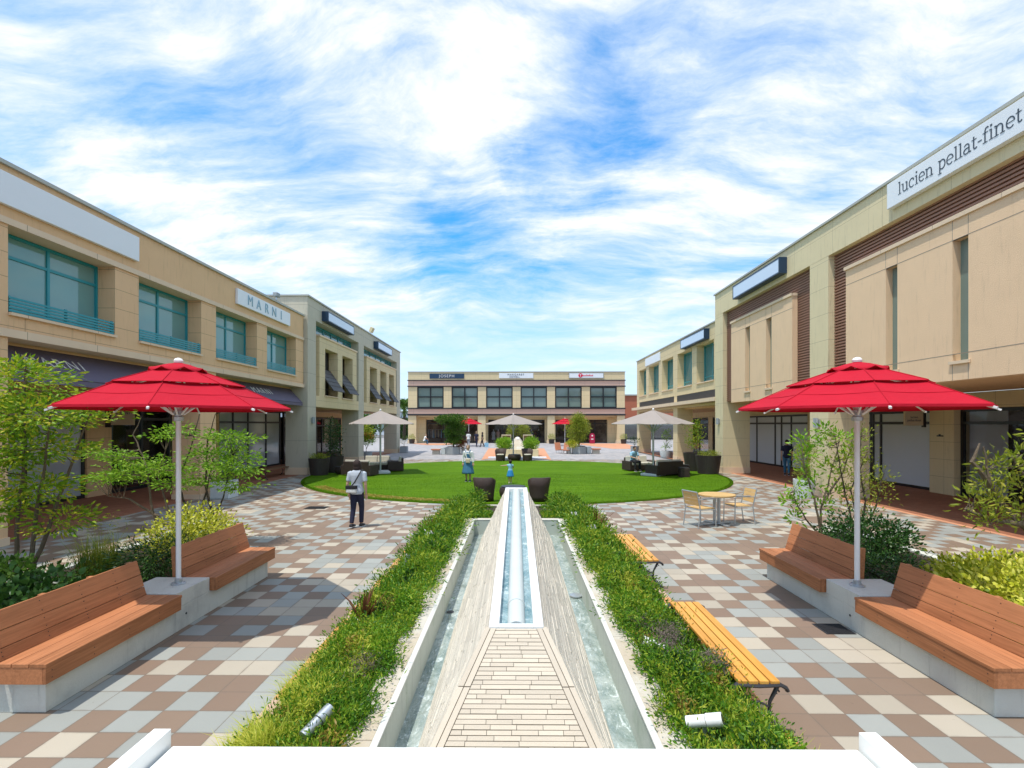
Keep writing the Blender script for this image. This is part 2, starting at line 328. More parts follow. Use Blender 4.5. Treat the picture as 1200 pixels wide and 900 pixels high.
def water(name, c1, c2, rip=14.):
    m = bpy.data.materials.new(name); m.use_nodes = True; g = G(m.node_tree); b = g.N['Principled BSDF']
    tc = g.n('ShaderNodeTexCoord').outputs['Object']
    mp = g.n('ShaderNodeMapping', {'Vector': tc, 'Scale': (1.6, .8, 1)}).outputs[0]
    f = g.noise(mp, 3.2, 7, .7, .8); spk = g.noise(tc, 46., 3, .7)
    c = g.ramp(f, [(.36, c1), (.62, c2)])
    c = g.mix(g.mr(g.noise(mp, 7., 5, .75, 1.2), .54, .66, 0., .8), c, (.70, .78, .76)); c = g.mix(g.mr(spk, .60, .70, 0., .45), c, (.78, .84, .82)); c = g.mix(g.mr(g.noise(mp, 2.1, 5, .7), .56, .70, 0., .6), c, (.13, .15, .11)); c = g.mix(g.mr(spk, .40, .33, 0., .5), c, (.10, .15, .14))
    g.set(b.inputs['Base Color'], c); b.inputs['Roughness'].default_value = .06; b.inputs['Specular IOR Level'].default_value = .5
    bp = g.n('ShaderNodeBump', {'Height': g.noise(mp, rip, 4, .6, .6), 'Strength': .45, 'Distance': .03}); g.L.new(bp.outputs[0], b.inputs['Normal'])
    return m
M['water'] = water('pool_water', (.17, .23, .205), (.42, .47, .43))
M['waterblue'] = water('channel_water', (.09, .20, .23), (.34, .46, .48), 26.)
M['asphalt'] = mat('asphalt', (.16, .15, .145), .9, .2, 1.5, .3, 60)

# ------------------------------------------------------------------ mesh helpers
def root_loc(p):
    while p.parent: p = p.parent
    return p.location.copy()
def tag(o, label=None, cat=None, group=None, kind=None):
    if label: o['label'] = label
    if cat: o['category'] = cat
    if group: o['group'] = group
    if kind: o['kind'] = kind
    return o
def thing(name, loc, label, cat, group=None, kind=None):
    o = bpy.data.objects.new(name, None); o.location = loc; o.empty_display_size = .2; COL.objects.link(o)
    return tag(o, label, cat, group, kind)
class MB:
    def __init__(s): s.v = []; s.f = []
    def add(s, vs, fs):
        n = len(s.v); s.v += [tuple(a) for a in vs]; s.f += [tuple(i+n for i in f) for f in fs]; return s
    def box(s, x0, x1, y0, y1, z0, z1):
        x0, x1 = sorted((x0, x1)); y0, y1 = sorted((y0, y1)); z0, z1 = sorted((z0, z1))
        return s.add([(x0, y0, z0), (x1, y0, z0), (x1, y1, z0), (x0, y1, z0), (x0, y0, z1), (x1, y0, z1), (x1, y1, z1), (x0, y1, z1)],
                     [(0, 3, 2, 1), (4, 5, 6, 7), (0, 1, 5, 4), (1, 2, 6, 5), (2, 3, 7, 6), (3, 0, 4, 7)])
    def obox(s, c, size, rz=0, rx=0, ry=0):
        a, b, h = [q/2 for q in size]; mt = Matrix.Translation(c) @ Matrix.Rotation(rz, 4, 'Z') @ Matrix.Rotation(ry, 4, 'Y') @ Matrix.Rotation(rx, 4, 'X')
        vs = [mt @ Vector(p) for p in [(-a, -b, -h), (a, -b, -h), (a, b, -h), (-a, b, -h), (-a, -b, h), (a, -b, h), (a, b, h), (-a, b, h)]]
        return s.add(vs, [(0, 3, 2, 1), (4, 5, 6, 7), (0, 1, 5, 4), (1, 2, 6, 5), (2, 3, 7, 6), (3, 0, 4, 7)])
    def hexa(s, p):  # 8 corners bottom 4, top 4
        return s.add(p, [(0, 3, 2, 1), (4, 5, 6, 7), (0, 1, 5, 4), (1, 2, 6, 5), (2, 3, 7, 6), (3, 0, 4, 7)])
    def quad(s, *p): return s.add(p, [tuple(range(len(p)))])
    def prism(s, poly, z0, z1):
        n = len(poly)
        return s.add([(x, y, z0) for x, y in poly]+[(x, y, z1) for x, y in poly],
                     [tuple(range(n-1, -1, -1)), tuple(range(n, 2*n))]+[(i, (i+1) % n, (i+1) % n+n, i+n) for i in range(n)])
    def tube(s, pts, rad, n=8, cap=True):
        pts = [Vector(p) for p in pts]
        if not hasattr(rad, '__len__'): rad = [rad]*len(pts)
        rings = []; up = Vector((0, 0, 1)); prev = None
        for i, p in enumerate(pts):
            t = (pts[min(i+1, len(pts)-1)]-pts[max(i-1, 0)]).normalized()
            if prev is None:
                a = t.cross(up); a = t.cross(Vector((1, 0, 0))) if a.length < .05 else a
            else:
                a = prev - t*prev.dot(t)
            a.normalize(); b = t.cross(a); prev = a
            r = rad[i]; rx, ry = r if hasattr(r, '__len__') else (r, r)
            rings.append([p+a*math.cos(2*PI*k/n)*rx+b*math.sin(2*PI*k/n)*ry for k in range(n)])
        vs = [q for r in rings for q in r]; fs = []
        for i in range(len(pts)-1):
            for k in range(n):
                fs.append((i*n+k, i*n+(k+1) % n, (i+1)*n+(k+1) % n, (i+1)*n+k))
        if cap: fs += [tuple(range(n-1, -1, -1)), tuple(range((len(pts)-1)*n, len(pts)*n))]
        return s.add(vs, fs)
    def lathe(s, prof, c=(0, 0, 0), n=24, sx=1, sy=1):
        vs = []; fs = []; m = len(prof)
        for r, z in prof:
            for k in range(n): vs.append((c[0]+r*sx*math.cos(2*PI*k/n), c[1]+r*sy*math.sin(2*PI*k/n), c[2]+z))
        for i in range(m-1):
            for k in range(n): fs.append((i*n+k, i*n+(k+1) % n, (i+1)*n+(k+1) % n, (i+1)*n+k))
        fs += [tuple(range(n-1, -1, -1)), tuple(range((m-1)*n, m*n))]
        return s.add(vs, fs)
    def ell(s, c, r, n=14, m=9):
        return s.lathe([(max(.02, math.sin(PI*i/m))*1., -math.cos(PI*i/m)) for i in range(m+1)], n=n)._fix(c, r, n*(m+1))
    def _fix(s, c, r, k):
        for i in range(len(s.v)-k, len(s.v)):
            x, y, z = s.v[i]; s.v[i] = (c[0]+x*r[0], c[1]+y*r[1], c[2]+z*r[2])
        return s
    def build(s, name, mt, parent=None, bevel=0., smooth=False, label=None, sol=0., loc=None):
        me = bpy.data.meshes.new(name)
        off = root_loc(parent) if parent else Vector(loc or (0, 0, 0))
        me.from_pydata([(a-off.x, b-off.y, c-off.z) for a, b, c in s.v], [], s.f)
        me.materials.append(M[mt] if isinstance(mt, str) else mt)
        o = bpy.data.objects.new(name, me); COL.objects.link(o)
        if parent: o.parent = parent
        else: o.location = off
        bm = bmesh.new(); bm.from_mesh(me); bmesh.ops.recalc_face_normals(bm, faces=bm.faces); bm.to_mesh(me); bm.free()
        if smooth:
            for p in me.polygons: p.use_smooth = True
            try: me.set_sharp_from_angle(angle=R(40))
            except Exception: pass
        if bevel:
            b = o.modifiers.new('b', 'BEVEL'); b.width = bevel; b.segments = 2; b.limit_method = 'ANGLE'; b.angle_limit = R(40)
        if sol:
            q = o.modifiers.new('s', 'SOLIDIFY'); q.thickness = sol
        if label: o['label'] = label
        return o
def copy_tree(o, parent=None):
    c = o.copy(); COL.objects.link(c)
    if parent: c.parent = parent
    for ch in [k for k in bpy.data.objects if k.parent == o]: copy_tree(ch, c)
    return c
def place(o, loc, rz=0., label=None, sc=None):
    o.location = loc; o.rotation_euler = (0, 0, rz)
    if sc: o.scale = (sc, sc, sc)
    if label: o['label'] = label
    return o
def text(body, size, loc, face, mt, parent, name='lettering', ext=.01, space=1., align='CENTER'):
    c = bpy.data.curves.new(name, 'FONT'); c.body = body; c.size = size; c.extrude = ext; c.space_character = space
    c.align_x = align; c.align_y = 'CENTER'; c.materials.append(M[mt])
    tmp = bpy.data.objects.new('tmp', c); COL.objects.link(tmp)
    me = bpy.data.meshes.new_from_object(tmp.evaluated_get(bpy.context.evaluated_depsgraph_get())); bpy.data.objects.remove(tmp)
    o = bpy.data.objects.new(name, me); COL.objects.link(o); o.parent = parent
    o.location = Vector(loc)-root_loc(parent); o.rotation_euler = {'+x': (R(90), 0, R(90)), '-x': (R(90), 0, R(-90)), '-y': (R(90), 0, 0)}[face]
    return o
# ------------------------------------------------------------------ ground
def sheet(name, x0, x1, y0, y1, z, mt):
    o = MB().quad((x0, y0, z), (x1, y0, z), (x1, y1, z), (x0, y1, z)).build(name, mt); o['kind'] = 'structure'; return o
sheet('ground', -600, 600, -100, 1200, -.03, 'asphalt')
sheet('plaza_paving', -16, 16, -6, 34.2, 0, 'tiles')
sheet('arcade_floor', -17, -10.30, -6, 43.2, .004, 'brickfloor')
sheet('arcade_floor', 10.67, 17, -6, 43.2, .004, 'brickfloor')
sheet('paving_border', 10.50, 10.668, -6, 25.2, .004, 'orangepave')
sheet('far_paving', -10.29, 10.29, 34.2, 64.0, .004, 'farpave')
sheet('far_paving', -30, -10.29, 43.2, 90, .002, 'farpave')
sheet('far_paving', 10.29, 30, 43.2, 90, .002, 'farpave')
mb = MB(); mb.quad((-10.2, 57.5, .009), (-8.2, 57.5, .009), (-6.5, 62.6, .009), (-13.4, 62.6, .009)).build('orange_paving', 'orangepave')['kind'] = 'structure'
mb = MB(); mb.quad((9.4, 49, .009), (12.4, 49, .009), (13.5, 62.6, .009), (7.0, 62.6, .009)).build('orange_paving', 'orangepave')['kind'] = 'structure'
for s in (-1, 1):
    MB().quad((s*1.42, 36.4, .009), (s*2.35, 33.8, .009), (s*2.75, 50, .009), (s*1.82, 50, .009)).build('orange_paving', 'orangepave')['kind'] = 'structure'
# lawn: an oval of turf about three centimetres proud of the paving
LC = (0., 24.); LR = (9.55, 9.05)
prof = [(LC[0]+LR[0]*math.cos(2*PI*k/160), LC[1]+LR[1]*math.sin(2*PI*k/160)) for k in range(160)]
mb = MB(); mb.prism(prof, .001, .030); mb.build('lawn', 'turf')['kind'] = 'structure'
# fringe of short blades along and across the near half of the lawn
def blades(n, gen, lmin, lmax, wd, bend=.35, up=1.):
    V = np.zeros((n*5, 3)); F = []
    p = gen(n); L = RNG.uniform(lmin, lmax, n); a = RNG.uniform(0, 2*PI, n); lean = RNG.uniform(.05, bend, n)
    dx, dy = np.cos(a), np.sin(a); wx, wy = -dy*wd/2, dx*wd/2
    for k, (t, wk) in enumerate(((0, 1), (0, -1), (.55, .8), (.55, -.8), (1, 0))):
        off = lean*L*t*t
        V[k::5, 0] = p[:, 0]+dx*off+wx*wk; V[k::5, 1] = p[:, 1]+dy*off+wy*wk; V[k::5, 2] = p[:, 2]+L*t*up*(1-.25*lean*t)
    i = np.arange(n)*5
    return V, np.stack([i, i+1, i+3, i+2], 1), np.stack([i+2, i+3, i+4], 1)
def raw_mesh(name, parts, mt, parent=None, loc=(0, 0, 0)):
    """parts: list of (V, quads, tris)"""
    Vs, Q, T, n = [], [], [], 0
    for V, q, t in parts:
        Vs.append(V); Q.append(np.asarray(q, dtype=np.int64).reshape(-1, 4)+n); T.append(np.asarray(t, dtype=np.int64).reshape(-1, 3)+n); n += len(V)
    V = np.concatenate(Vs); Q = np.concatenate(Q); T = np.concatenate(T)
    off = root_loc(parent) if parent else Vector(loc); V = V-np.array(off)
    me = bpy.data.meshes.new(name); me.vertices.add(len(V)); me.vertices.foreach_set('co', V.astype(np.float32).ravel())
    loops = np.concatenate([Q.ravel(), T.ravel()]).astype(np.int32)
    starts = np.concatenate([np.arange(len(Q))*4, len(Q)*4+np.arange(len(T))*3]).astype(np.int32)
    me.loops.add(len(loops)); me.loops.foreach_set('vertex_index', loops)
    me.polygons.add(len(starts)); me.polygons.foreach_set('loop_start', starts)
    me.update(calc_edges=True); me.validate()
    me.materials.append(M[mt]); o = bpy.data.objects.new(name, me); COL.objects.link(o)
    if parent: o.parent = parent
    else: o.location = off
    return o
def lawn_gen(n):
    t = RNG.uniform(PI, 2*PI, n); r = np.sqrt(RNG.uniform(.0, 1, n)); r[: n//4] = RNG.uniform(.985, 1.0, n//4)
    return np.stack([LC[0]+LR[0]*r*np.cos(t), LC[1]+LR[1]*r*np.sin(t), np.full(n, .028)], 1)
o = raw_mesh('lawn_grass', [blades(60000, lawn_gen, .015, .04, .006, .6)], 'turf'); o['kind'] = 'stuff'
# worn yellow tufts mown out along the near left rim of the lawn
def worn_gen(n):
    t = RNG.uniform(PI*1.185, PI*1.445, n); band = RNG.uniform(.925, .972, n)
    keep = (np.sin(t*170)+np.sin(band*520+t*60) > -.25); t = np.where(keep, t, t+.012)
    return np.stack([LC[0]+LR[0]*band*np.cos(t), LC[1]+LR[1]*band*np.sin(t), np.full(n, .03)], 1)
M['wornturf'] = leafmat('worn_yellow_turf', (.30, .24, .03), (.42, .33, .05), (.5, .42, .1), tr=.1)
o = raw_mesh('worn_grass', [blades(9000, worn_gen, .015, .035, .02, .9)], 'wornturf'); o['kind'] = 'stuff'
for nm, x, y, sx, lab in (('drain_grate', -5.75, 14.45, .6, 'flat dark drain grate in the paving near the left edge of the lawn'), ('drain_grate', 3.73, 5.95, .34, 'small black drain grate beside the concrete planter on the right')):
    mb = MB(); sy = .42 if sx > .5 else .30
    mb.box(x-sx/2, x+sx/2, y-sy/2, y+sy/2, .002, .006)
    for k in range(12): mb.box(x-sx/2+.02, x+sx/2-.02, y-sy/2+sy*(k+.25)/12, y-sy/2+sy*(k+.6)/12, .006, .011)
    tag(mb.build(nm, 'iron', loc=(x, y, 0)), lab, 'drain grate', 'drain grates in the paving')

# ------------------------------------------------------------------ facade helper: u runs along the wall, w points out of it
class Fac:
    def __init__(s, mode, pos): s.mode, s.pos = mode, pos
    def p(s, u, w, z):
        if s.mode == 'L': return (s.pos+w, u, z)
        if s.mode == 'R': return (s.pos-w, u, z)
        return (u, s.pos-w, z)
    def box(s, mb, u0, u1, w0, w1, z0, z1):
        a, b = s.p(u0, w0, z0), s.p(u1, w1, z1); return mb.box(a[0], b[0], a[1], b[1], a[2], b[2])
    def b(s, name, mt, parent, *bxs, **k):
        mb = MB()
        for q in bxs: s.box(mb, *q)
        return mb.build(name, mt, parent, **k)
    @property
    def face(s): return {'L': '+x', 'R': '-x', 'F': '-y'}[s.mode]
def window(F, root, u0, u1, w, z0, z1, frame, pane, us=(), zs=(), t=.06, d=.08, name='window', pname='pane'):
    """one window: frame bars as a part, its glazing as a sub-part"""
    mb = MB()
    F.box(mb, u0, u0+t, w-d/2, w+d/2, z0, z1); F.box(mb, u1-t, u1, w-d/2, w+d/2, z0, z1)
    F.box(mb, u0+t, u1-t, w-d/2, w+d/2, z1-t, z1); F.box(mb, u0+t, u1-t, w-d/2, w+d/2, z0, z0+t)
    us = sorted(us)
    for u in us: F.box(mb, u-t/2, u+t/2, w-d/2+.004, w+d/2-.004, z0+t, z1-t)
    ed = [u0+t]+[q for u in us for q in (u-t/2, u+t/2)]+[u1-t]
    for z in zs:
        for i in range(0, len(ed), 2): F.box(mb, ed[i], ed[i+1], w-d/2+.008, w+d/2-.008, z-t/2, z+t/2)
    fr = mb.build(name, frame, root)
    F.b(pname, pane, fr, (u0+t*.5, u1-t*.5, w-.012, w+.004, z0+t*.5, z1-t*.5))
    return fr
def shopfront(F, root, u0, u1, w, z1, pane, splits=(), transom=2.5, name='shop_window'):
    return window(F, root, u0, u1, w, .0, z1, 'blackframe', pane, splits, (transom,) if transom else (), t=.10, d=.10, name=name)

# ------------------------------------------------------------------ left building (near)
F1 = Fac('L', -10.1)
b1 = thing('retail_building', (-10.1, 12, 0), 'long beige two-storey shop building with teal windows along the left side', 'building')
Y0, Y1 = -3., 23.80
F1.b('wall', 'beigeplain', b1, (Y0, Y1, -.5, 0, 6.50, 7.52)); F1.b('spandrel', 'beige', b1, (Y0, Y1, -.5, 0, 4.30, 4.58))
F1.b('ledge', 'ledge', b1, (Y0, Y1, -.5, .045, 6.37, 6.50), (Y0, Y1, -.6, .05, 4.14, 4.30))
F1.b('roof', 'roofing', b1, (Y0, Y1, -9, -.501, 7.20, 7.46))
F1.b('roof_cap', 'cap', b1, (Y0, Y1+.02, -.34, .07, 7.52, 7.60))
F1.b('upper_storey', 'beigeplain', b1, (Y0, Y1, -9, -.62, 4.12, 7.2))
F1.b('ceiling', 'beigeplain', b1, (Y0, Y1, -3.9, -.61, 4.06, 4.115))
for k in range(8):
    c = 23.38-3.465*k
    F1.b('pier', 'beige', b1, (c-.40, c+.42 if k == 0 else c+.40, -.5, 0, 4.581, 6.369))
    if k < 7:
        a, e = c-3.465+.40, c-.40
        window(F1, b1, a+.002, e-.002, -.47, 4.60, 6.36, 'teal', 'blindglass', ((a+e)/2,), (5.88,), t=.065)
        F1.b('sill', 'ledge', b1, (a+.003, e-.003, -.40, .07, 4.582, 4.64))
        mb = MB()
        for q in range(5): F1.box(mb, a+.02, e-.02, -.035, -.005, 4.665+q*.064, 4.706+q*.064)
        for u in (a+.05, (a+e)/2, e-.05): F1.box(mb, u-.03, u+.03, -.06, -.036, 4.641, 4.99)
        mb.build('railing', 'teal', b1)
for c in (16.43, 9.50, 2.57):
    F1.b('pier', 'beige', b1, (c-.42, c+.42, -.90, -.004, .16, 4.14)); F1.b('plinth', 'ledge', b1, (c-.44, c+.44, -.92, .02, 0, .16))
# shops inside the arcade
F1.b('shop_wall', 'beige', b1, (16.3, 17.3, -4.6, -3.9, 0, 4.05), (Y0, 16.3, -4.6, -3.95, 3.15, 4.05), (17.3, 34.0, -4.6, -3.95, 3.15, 4.05), (Y0, 10.6, -4.6, -3.95, 0, 3.15), (22.6, 23.6, -4.6, -3.9, 0, 3.15))
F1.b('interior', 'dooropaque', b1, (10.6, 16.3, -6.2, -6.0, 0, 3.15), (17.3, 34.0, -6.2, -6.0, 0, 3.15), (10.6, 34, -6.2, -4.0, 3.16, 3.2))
shopfront(F1, b1, 10.62, 16.28, -4.0, 3.14, 'whiteglass', (12.4, 14.3))
shopfront(F1, b1, 17.32, 22.58, -4.0, 3.14, 'shopglass', (18.8, 20.3, 21.4), 2.6); F1.b('display_board', 'shopinsidelit', b1, (19.6, 20.8, -5.2, -5.15, 0, 2.2), (21.6, 22.5, -5.0, -4.95, 0, 2.5))
shopfront(F1, b1, 23.62, 29.9, -4.0, 3.14, 'whiteglass', (24.9, 26.3, 28.2))
for (a, e) in ((10.0, 15.98), (16.90, 23.72)):
    aw = thing('awning', F1.p((a+e)/2, 0, 4.1), 'faded purple awning half hidden by the maple under the near beige facade' if a < 12 else 'purple grey sloping awning lettered white beside the grey pier', 'awning', 'purple awnings under the left facade')
    mb = MB(); A = F1.p
    mb.hexa([A(a, -.02, 3.40), A(e, -.02, 3.40), A(e, -.66, 4.08), A(a, -.66, 4.08), A(a, -.0, 3.425), A(e, -.0, 3.425), A(e, -.64, 4.11), A(a, -.64, 4.11)])
    mb.hexa([A(a, -.0, 3.28), A(e, -.0, 3.28), A(e, -.02, 3.28), A(a, -.02, 3.28), A(a, .0, 3.399), A(e, .0, 3.399), A(e, -.02, 3.399), A(a, -.02, 3.399)])
    mb.build('canopy', 'awning', aw)
    mb = MB(); mb.tube([A(a+.02, -.04, 3.38), A(e-.02, -.04, 3.38)], .015, 6)
    for u in (a+.03, e-.03): mb.tube([A(u, -.04, 3.38), A(u, -1.0, 3.38)], .012, 6)
    mb.build('frame', 'dark', aw)
    if a > 12: ts = [('MARNI', 20.55, .42, 1.35)]
    else: ts = [('MARNI', 11.3, .40, 1.3)]
    for (tb, u, sz, sp) in ts:
        t = text(tb, sz, F1.p(u, -.315, 3.775), '+x', 'whitecloth', aw, ext=.004, space=sp)
        t.rotation_euler = (R(46.8), 0, R(90)); 
def flatsign(name, F, u0, u1, z0, z1, w0, w1, label, facem='signwhite', edge=None, group=None, cat='sign'):
    c = F.p((u0+u1)/2, w0, z0); s = thing(name, c, label, cat, group)
    if edge:
        mb = MB(); t = .055
        F.box(mb, u0, u1, w0, w1-.02, z0, z1)
        F.box(mb, u0, u0+t, w1-.02, w1, z0, z1); F.box(mb, u1-t, u1, w1-.02, w1, z0, z1)
        F.box(mb, u0+t, u1-t, w1-.02, w1, z0, z0+t); F.box(mb, u0+t, u1-t, w1-.02, w1, z1-t, z1)
        mb.build('casing', edge, s)
        F.b('face', facem, s, (u0+t+.002, u1-t-.002, w1-.019, w1-.008, z0+t+.002, z1-t-.002))
    else:
        F.b('panel', facem, s, (u0, u1, w0, w1, z0, z1), bevel=.01)
    return s
flatsign('sign_board', F1, 1.5, 13.28, 6.72, 7.36, .005, .10, 'long blank pale sign board at the top of the near beige facade')
s = flatsign('shop_sign', F1, 18.0, 22.2, 6.74, 7.30, .005, .10, 'white wall sign with spaced blue grey letters MARNI on the beige facade')
for k, ch in enumerate('MARNI'): text(ch, .52, F1.p(18.85+k*.62, .108, 7.02), '+x', 'steelblue', s, 'letter', .008)
s = thing('hanging_sign', F1.p(16.9, -3.2, 2.9), 'small beige hanging sign with tiny letters beside the shop column on the left', 'sign')
MB().box(-13.80, -13.02, 17.02, 17.08, 2.38, 2.95).build('panel', 'beigebag', s); MB().box(-13.995, -13.81, 17.02, 17.07, 2.3, 3.0).build('bracket', 'dark', s)
text('MARNI', .13, (-13.4, 17.015, 2.78), '-y', 'ink', s, ext=.002, space=1.5)
# ------------------------------------------------------------------ left building (far, grey frame)
F2 = Fac('L', -9.92)
b2 = thing('retail_building', (-9.92, 33, 0), 'grey framed two-storey building with dark tilted shutters beyond the beige shops on the left', 'building')
F2.b('wall', 'greywall', b2, (23.86, 42.9, -.48, 0, 7.53, 8.50), (23.86, 24.86, -1.06, -.003, 3.27, 7.529), (31.6, 32.7, -1.06, -.003, 3.27, 7.529), (41.72, 42.9, -1.06, -.003, 3.27, 7.529), (23.86, 24.2, -9, -.482, 4.5, 8.49), (42.6, 42.9, -9, -1.062, 3.3, 8.49))
F2.b('roof_cap', 'cap', b2, (23.80, 42.96, -.3, .06, 8.50, 8.57), (23.80, 24.25, -9, -.301, 8.50, 8.565))
F2.b('roof', 'roofing', b2, (24.21, 42.59, -9, -.49, 8.1, 8.3))
F2.b('upper_storey', 'cream', b2, (24.21, 42.59, -9, -.62, 3.35, 7.9))
F2.b('spandrel', 'cream', b2, (24.861, 31.599, -.6, 0, 3.27, 3.83), (32.701, 41.719, -.6, 0, 3.27, 3.83))
F2.b('ceiling', 'beigeplain', b2, (24.0, 42.9, -4.0, -.63, 3.28, 3.34))
for (a, e, ops) in ((25.3, 31.2, ((26.05, 27.9), (28.65, 30.45))), (33.3, 41.4, ((34.05, 35.8), (36.65, 38.4), (39.2, 40.8)))):
    F2.b('box_wall', 'cream', b2, (a, e, -.5, -.002, 6.33, 6.84), *[(q0, q1, -.5, -.002, 3.831, 6.33) for q0, q1 in zip((a,)+tuple(o[1] for o in ops), tuple(o[0] for o in ops)+(e,))])
    F2.b('ledge', 'ledge', b2, (a-.05, e+.05, -.5, .05, 6.841, 6.93))
    u0, u1 = (24.87, 31.59) if a < 30 else (32.71, 41.71)
    window(F2, b2, u0, u1, -.52, 6.94, 7.52, 'teal', 'tealglass', [u0+(u1-u0)*k/6 for k in range(1, 6)], (), t=.09, name='clerestory_window')
    for q0, q1 in ops:
        F2.b('sill', 'ledge', b2, (q0-.08, q1+.08, -.45, .06, 3.833, 3.90))
        F2.b('recess', 'dark', b2, (q0, q1, -.61, -.55, 3.9, 6.33))
        sh = MB(); A = F2.p
        sh.hexa([A(q0+.06, -.42, 5.30), A(q1-.06, -.42, 5.30), A(q1-.06, .36, 4.18), A(q0+.06, .36, 4.18), A(q0+.06, -.38, 5.33), A(q1-.06, -.38, 5.33), A(q1-.06, .40, 4.21), A(q0+.06, .40, 4.21)])
        for t in (.2, .4, .6, .8):
            z = 5.33-1.12*t; wv = -.38+.78*t; F2.box(sh, q0+.06, q1-.06, wv, wv+.02, z, z+.015)
        shu = sh.build('shutter', 'greylouvre', b2)
        mb = MB(); mb.tube([A(q0+.05, .38, 4.18), A(q1-.05, .38, 4.18)], .035, 6); mb.tube([A(q0+.1, -.4, 4.2), A(q0+.1, .36, 4.19)], .012, 5); mb.build('shutter_bar', 'dark', shu)
for (q0, q1) in ((23.86, 24.86), (31.6, 32.68), (41.70, 42.9)):
    F2.b('pier', 'greywall', b2, (q0, q1, -1.06, -.006, .34, 3.268)); F2.b('plinth', 'ledge', b2, (q0-.02, q1+.02, -1.08, .015, 0, .34))
F2.b('shop_wall', 'beige', b2, (34.0, 40.4, -4.8, -4.08, 2.9, 3.27), (40.0, 40.4, -6.5, -4.08, 0, 2.9))
F2.b('interior', 'dooropaque', b2, (34.0, 40.4, -6.3, -6.2, 0, 2.9))
shopfront(F2, b2, 30.1, 33.2, -4.08, 3.14, 'darkglass', (31.2,), 2.3, 'shop_door')
shopfront(F2, b2, 33.9, 39.98, -4.08, 2.88, 'darkglass', (35.0, 36.1, 37.8), 2.3)
flatsign('sign_lightbox', F2, 25.6, 29.7, 7.66, 8.17, .0, .34, 'blank sky-tinted white lightbox in a dark casing above the two-shutter bay', 'signskytint', 'navy', 'lightboxes on the left grey building')
flatsign('sign_lightbox', F2, 34.9, 38.8, 7.66, 8.17, .0, .34, 'blank sky-tinted white lightbox in a dark casing above the three-shutter bay', 'signskytint', 'navy', 'lightboxes on the left grey building')
# ------------------------------------------------------------------ right building (near, louvred)
F4 = Fac('R', 10.12)
b4 = thing('retail_building', (10.12, 14, 0), 'tall pale yellow building with brown louvres and peach panels along the right side', 'building')
F4.b('wall', 'yellowwall', b4, (-3, 25.72, -.30, 0, 7.87, 8.94), (24.76, 25.72, -1.3, -.003, 3.36, 7.869), (16.42, 17.45, -1.3, -.003, 3.36, 7.869), (25.40, 25.72, -9, -.302, 4, 8.94), (-3, 2.2, -.3, -.003, 3.36, 7.869))
F4.b('roof_cap', 'cap', b4, (-3, 25.78, -.3, .06, 8.94, 9.01))
F4.b('roof', 'roofing', b4, (-3, 25.39, -9, -.31, 8.5, 8.7))
F4.b('upper_storey', 'dark', b4, (-3, 25.39, -9, -.62, 3.9, 8.49))
for (a, e) in ((17.451, 24.759), (2.201, 16.419)):
    lv = MB(); F4.box(lv, a, e, -.34, -.25, 3.5, 7.868); z = 3.55
    while z < 7.84:
        F4.box(lv, a, e, -.25, -.195, z, z+.05); z += .095
    lv.build('louvre', 'brownlouvre', b4)
def slotbox(a, e, slots, name='panel_wall'):
    zb, zt, s0, s1 = 3.42, 7.12, 3.86, 6.66; mb = MB()
    us = [a]+[q for s_ in slots for q in s_]+[e]
    for i in range(0, len(us), 2): F4.box(mb, us[i], us[i+1], -.2, -.002, s0, s1)
    F4.box(mb, a, e, -.2, -.002, s1, zt); F4.box(mb, a, e, -.2, -.002, zb, s0)
    o = mb.build(name, 'peach', b4)
    mb = MB(); F4.box(mb, a-.03, e+.03, -.2, .05, zt+.001, zt+.10); mb.build('ledge', 'ledge', b4)
    jn = MB()
    for z in (4.02, 6.66): F4.box(jn, a, e, -.05, .0015, z, z+.012)
    for s_ in slots:
        for u in s_: F4.box(jn, u-.006, u+.006, -.05, .0012, s1+.02, zt); F4.box(jn, u-.006, u+.006, -.05, .0012, zb, s0-.02)
    jn.build('panel_joint', 'joint', b4)
    for (p, q) in slots:
        F4.b('slot_window', 'greyblind', b4, (p, q, -.198, -.19, s0, s1)); F4.b('sill', 'ledge', b4, (p-.06, q+.06, -.19, .05, s0-.07, s0+.001))
slotbox(18.56, 23.8, ((20.05, 20.5), (21.9, 22.35)))
slotbox(3.2, 15.55, ((4.9, 5.33), (7.1, 7.53), (9.24, 9.66), (11.36, 11.77), (13.46, 13.88)))
F4.b('soffit', 'beigeplain', b4, (-3, 24.75, -4.6, -.36, 3.44, 3.86))
for (q0, q1) in ((24.76, 25.72), (16.42, 17.45)):
    F4.b('pier', 'yellowwall', b4, (q0, q1, -1.32, -.006, .30, 3.358)); F4.b('plinth', 'ledge', b4, (q0-.015, q1+.015, -1.335, .012, 0, .30))
F4.b('shop_wall', 'cream', b4, (17.0, 18.0, -5.4, -4.55, 0, 3.44), (-3, 17.0, -5.4, -4.7, 2.93, 3.44), (18.0, 34, -5.4, -4.7, 2.93, 3.44), (24.3, 25.4, -5.4, -4.5, 0, 2.93))
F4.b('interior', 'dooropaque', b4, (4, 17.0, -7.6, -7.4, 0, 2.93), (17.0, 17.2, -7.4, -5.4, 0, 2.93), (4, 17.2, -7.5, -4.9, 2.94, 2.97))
shopfront(F4, b4, 12.2, 16.98, -4.8, 2.92, 'shopglass', (14.15,), 2.45); F4.b('blind', 'whitepanel', b4, (15.6, 16.9, -5.0, -4.98, .1, 2.9)); F4.b('display_board', 'shopinsidelit', b4, (10, 15.5, -6.6, -6.5, 0, 2.9))
shopfront(F4, b4, 6.5, 12.15, -4.8, 2.92, 'darkglass', (8.4, 10.3), 2.45)
shopfront(F4, b4, 18.02, 21.4, -4.95, 2.92, 'whitepanel', (20.9,), 2.45)
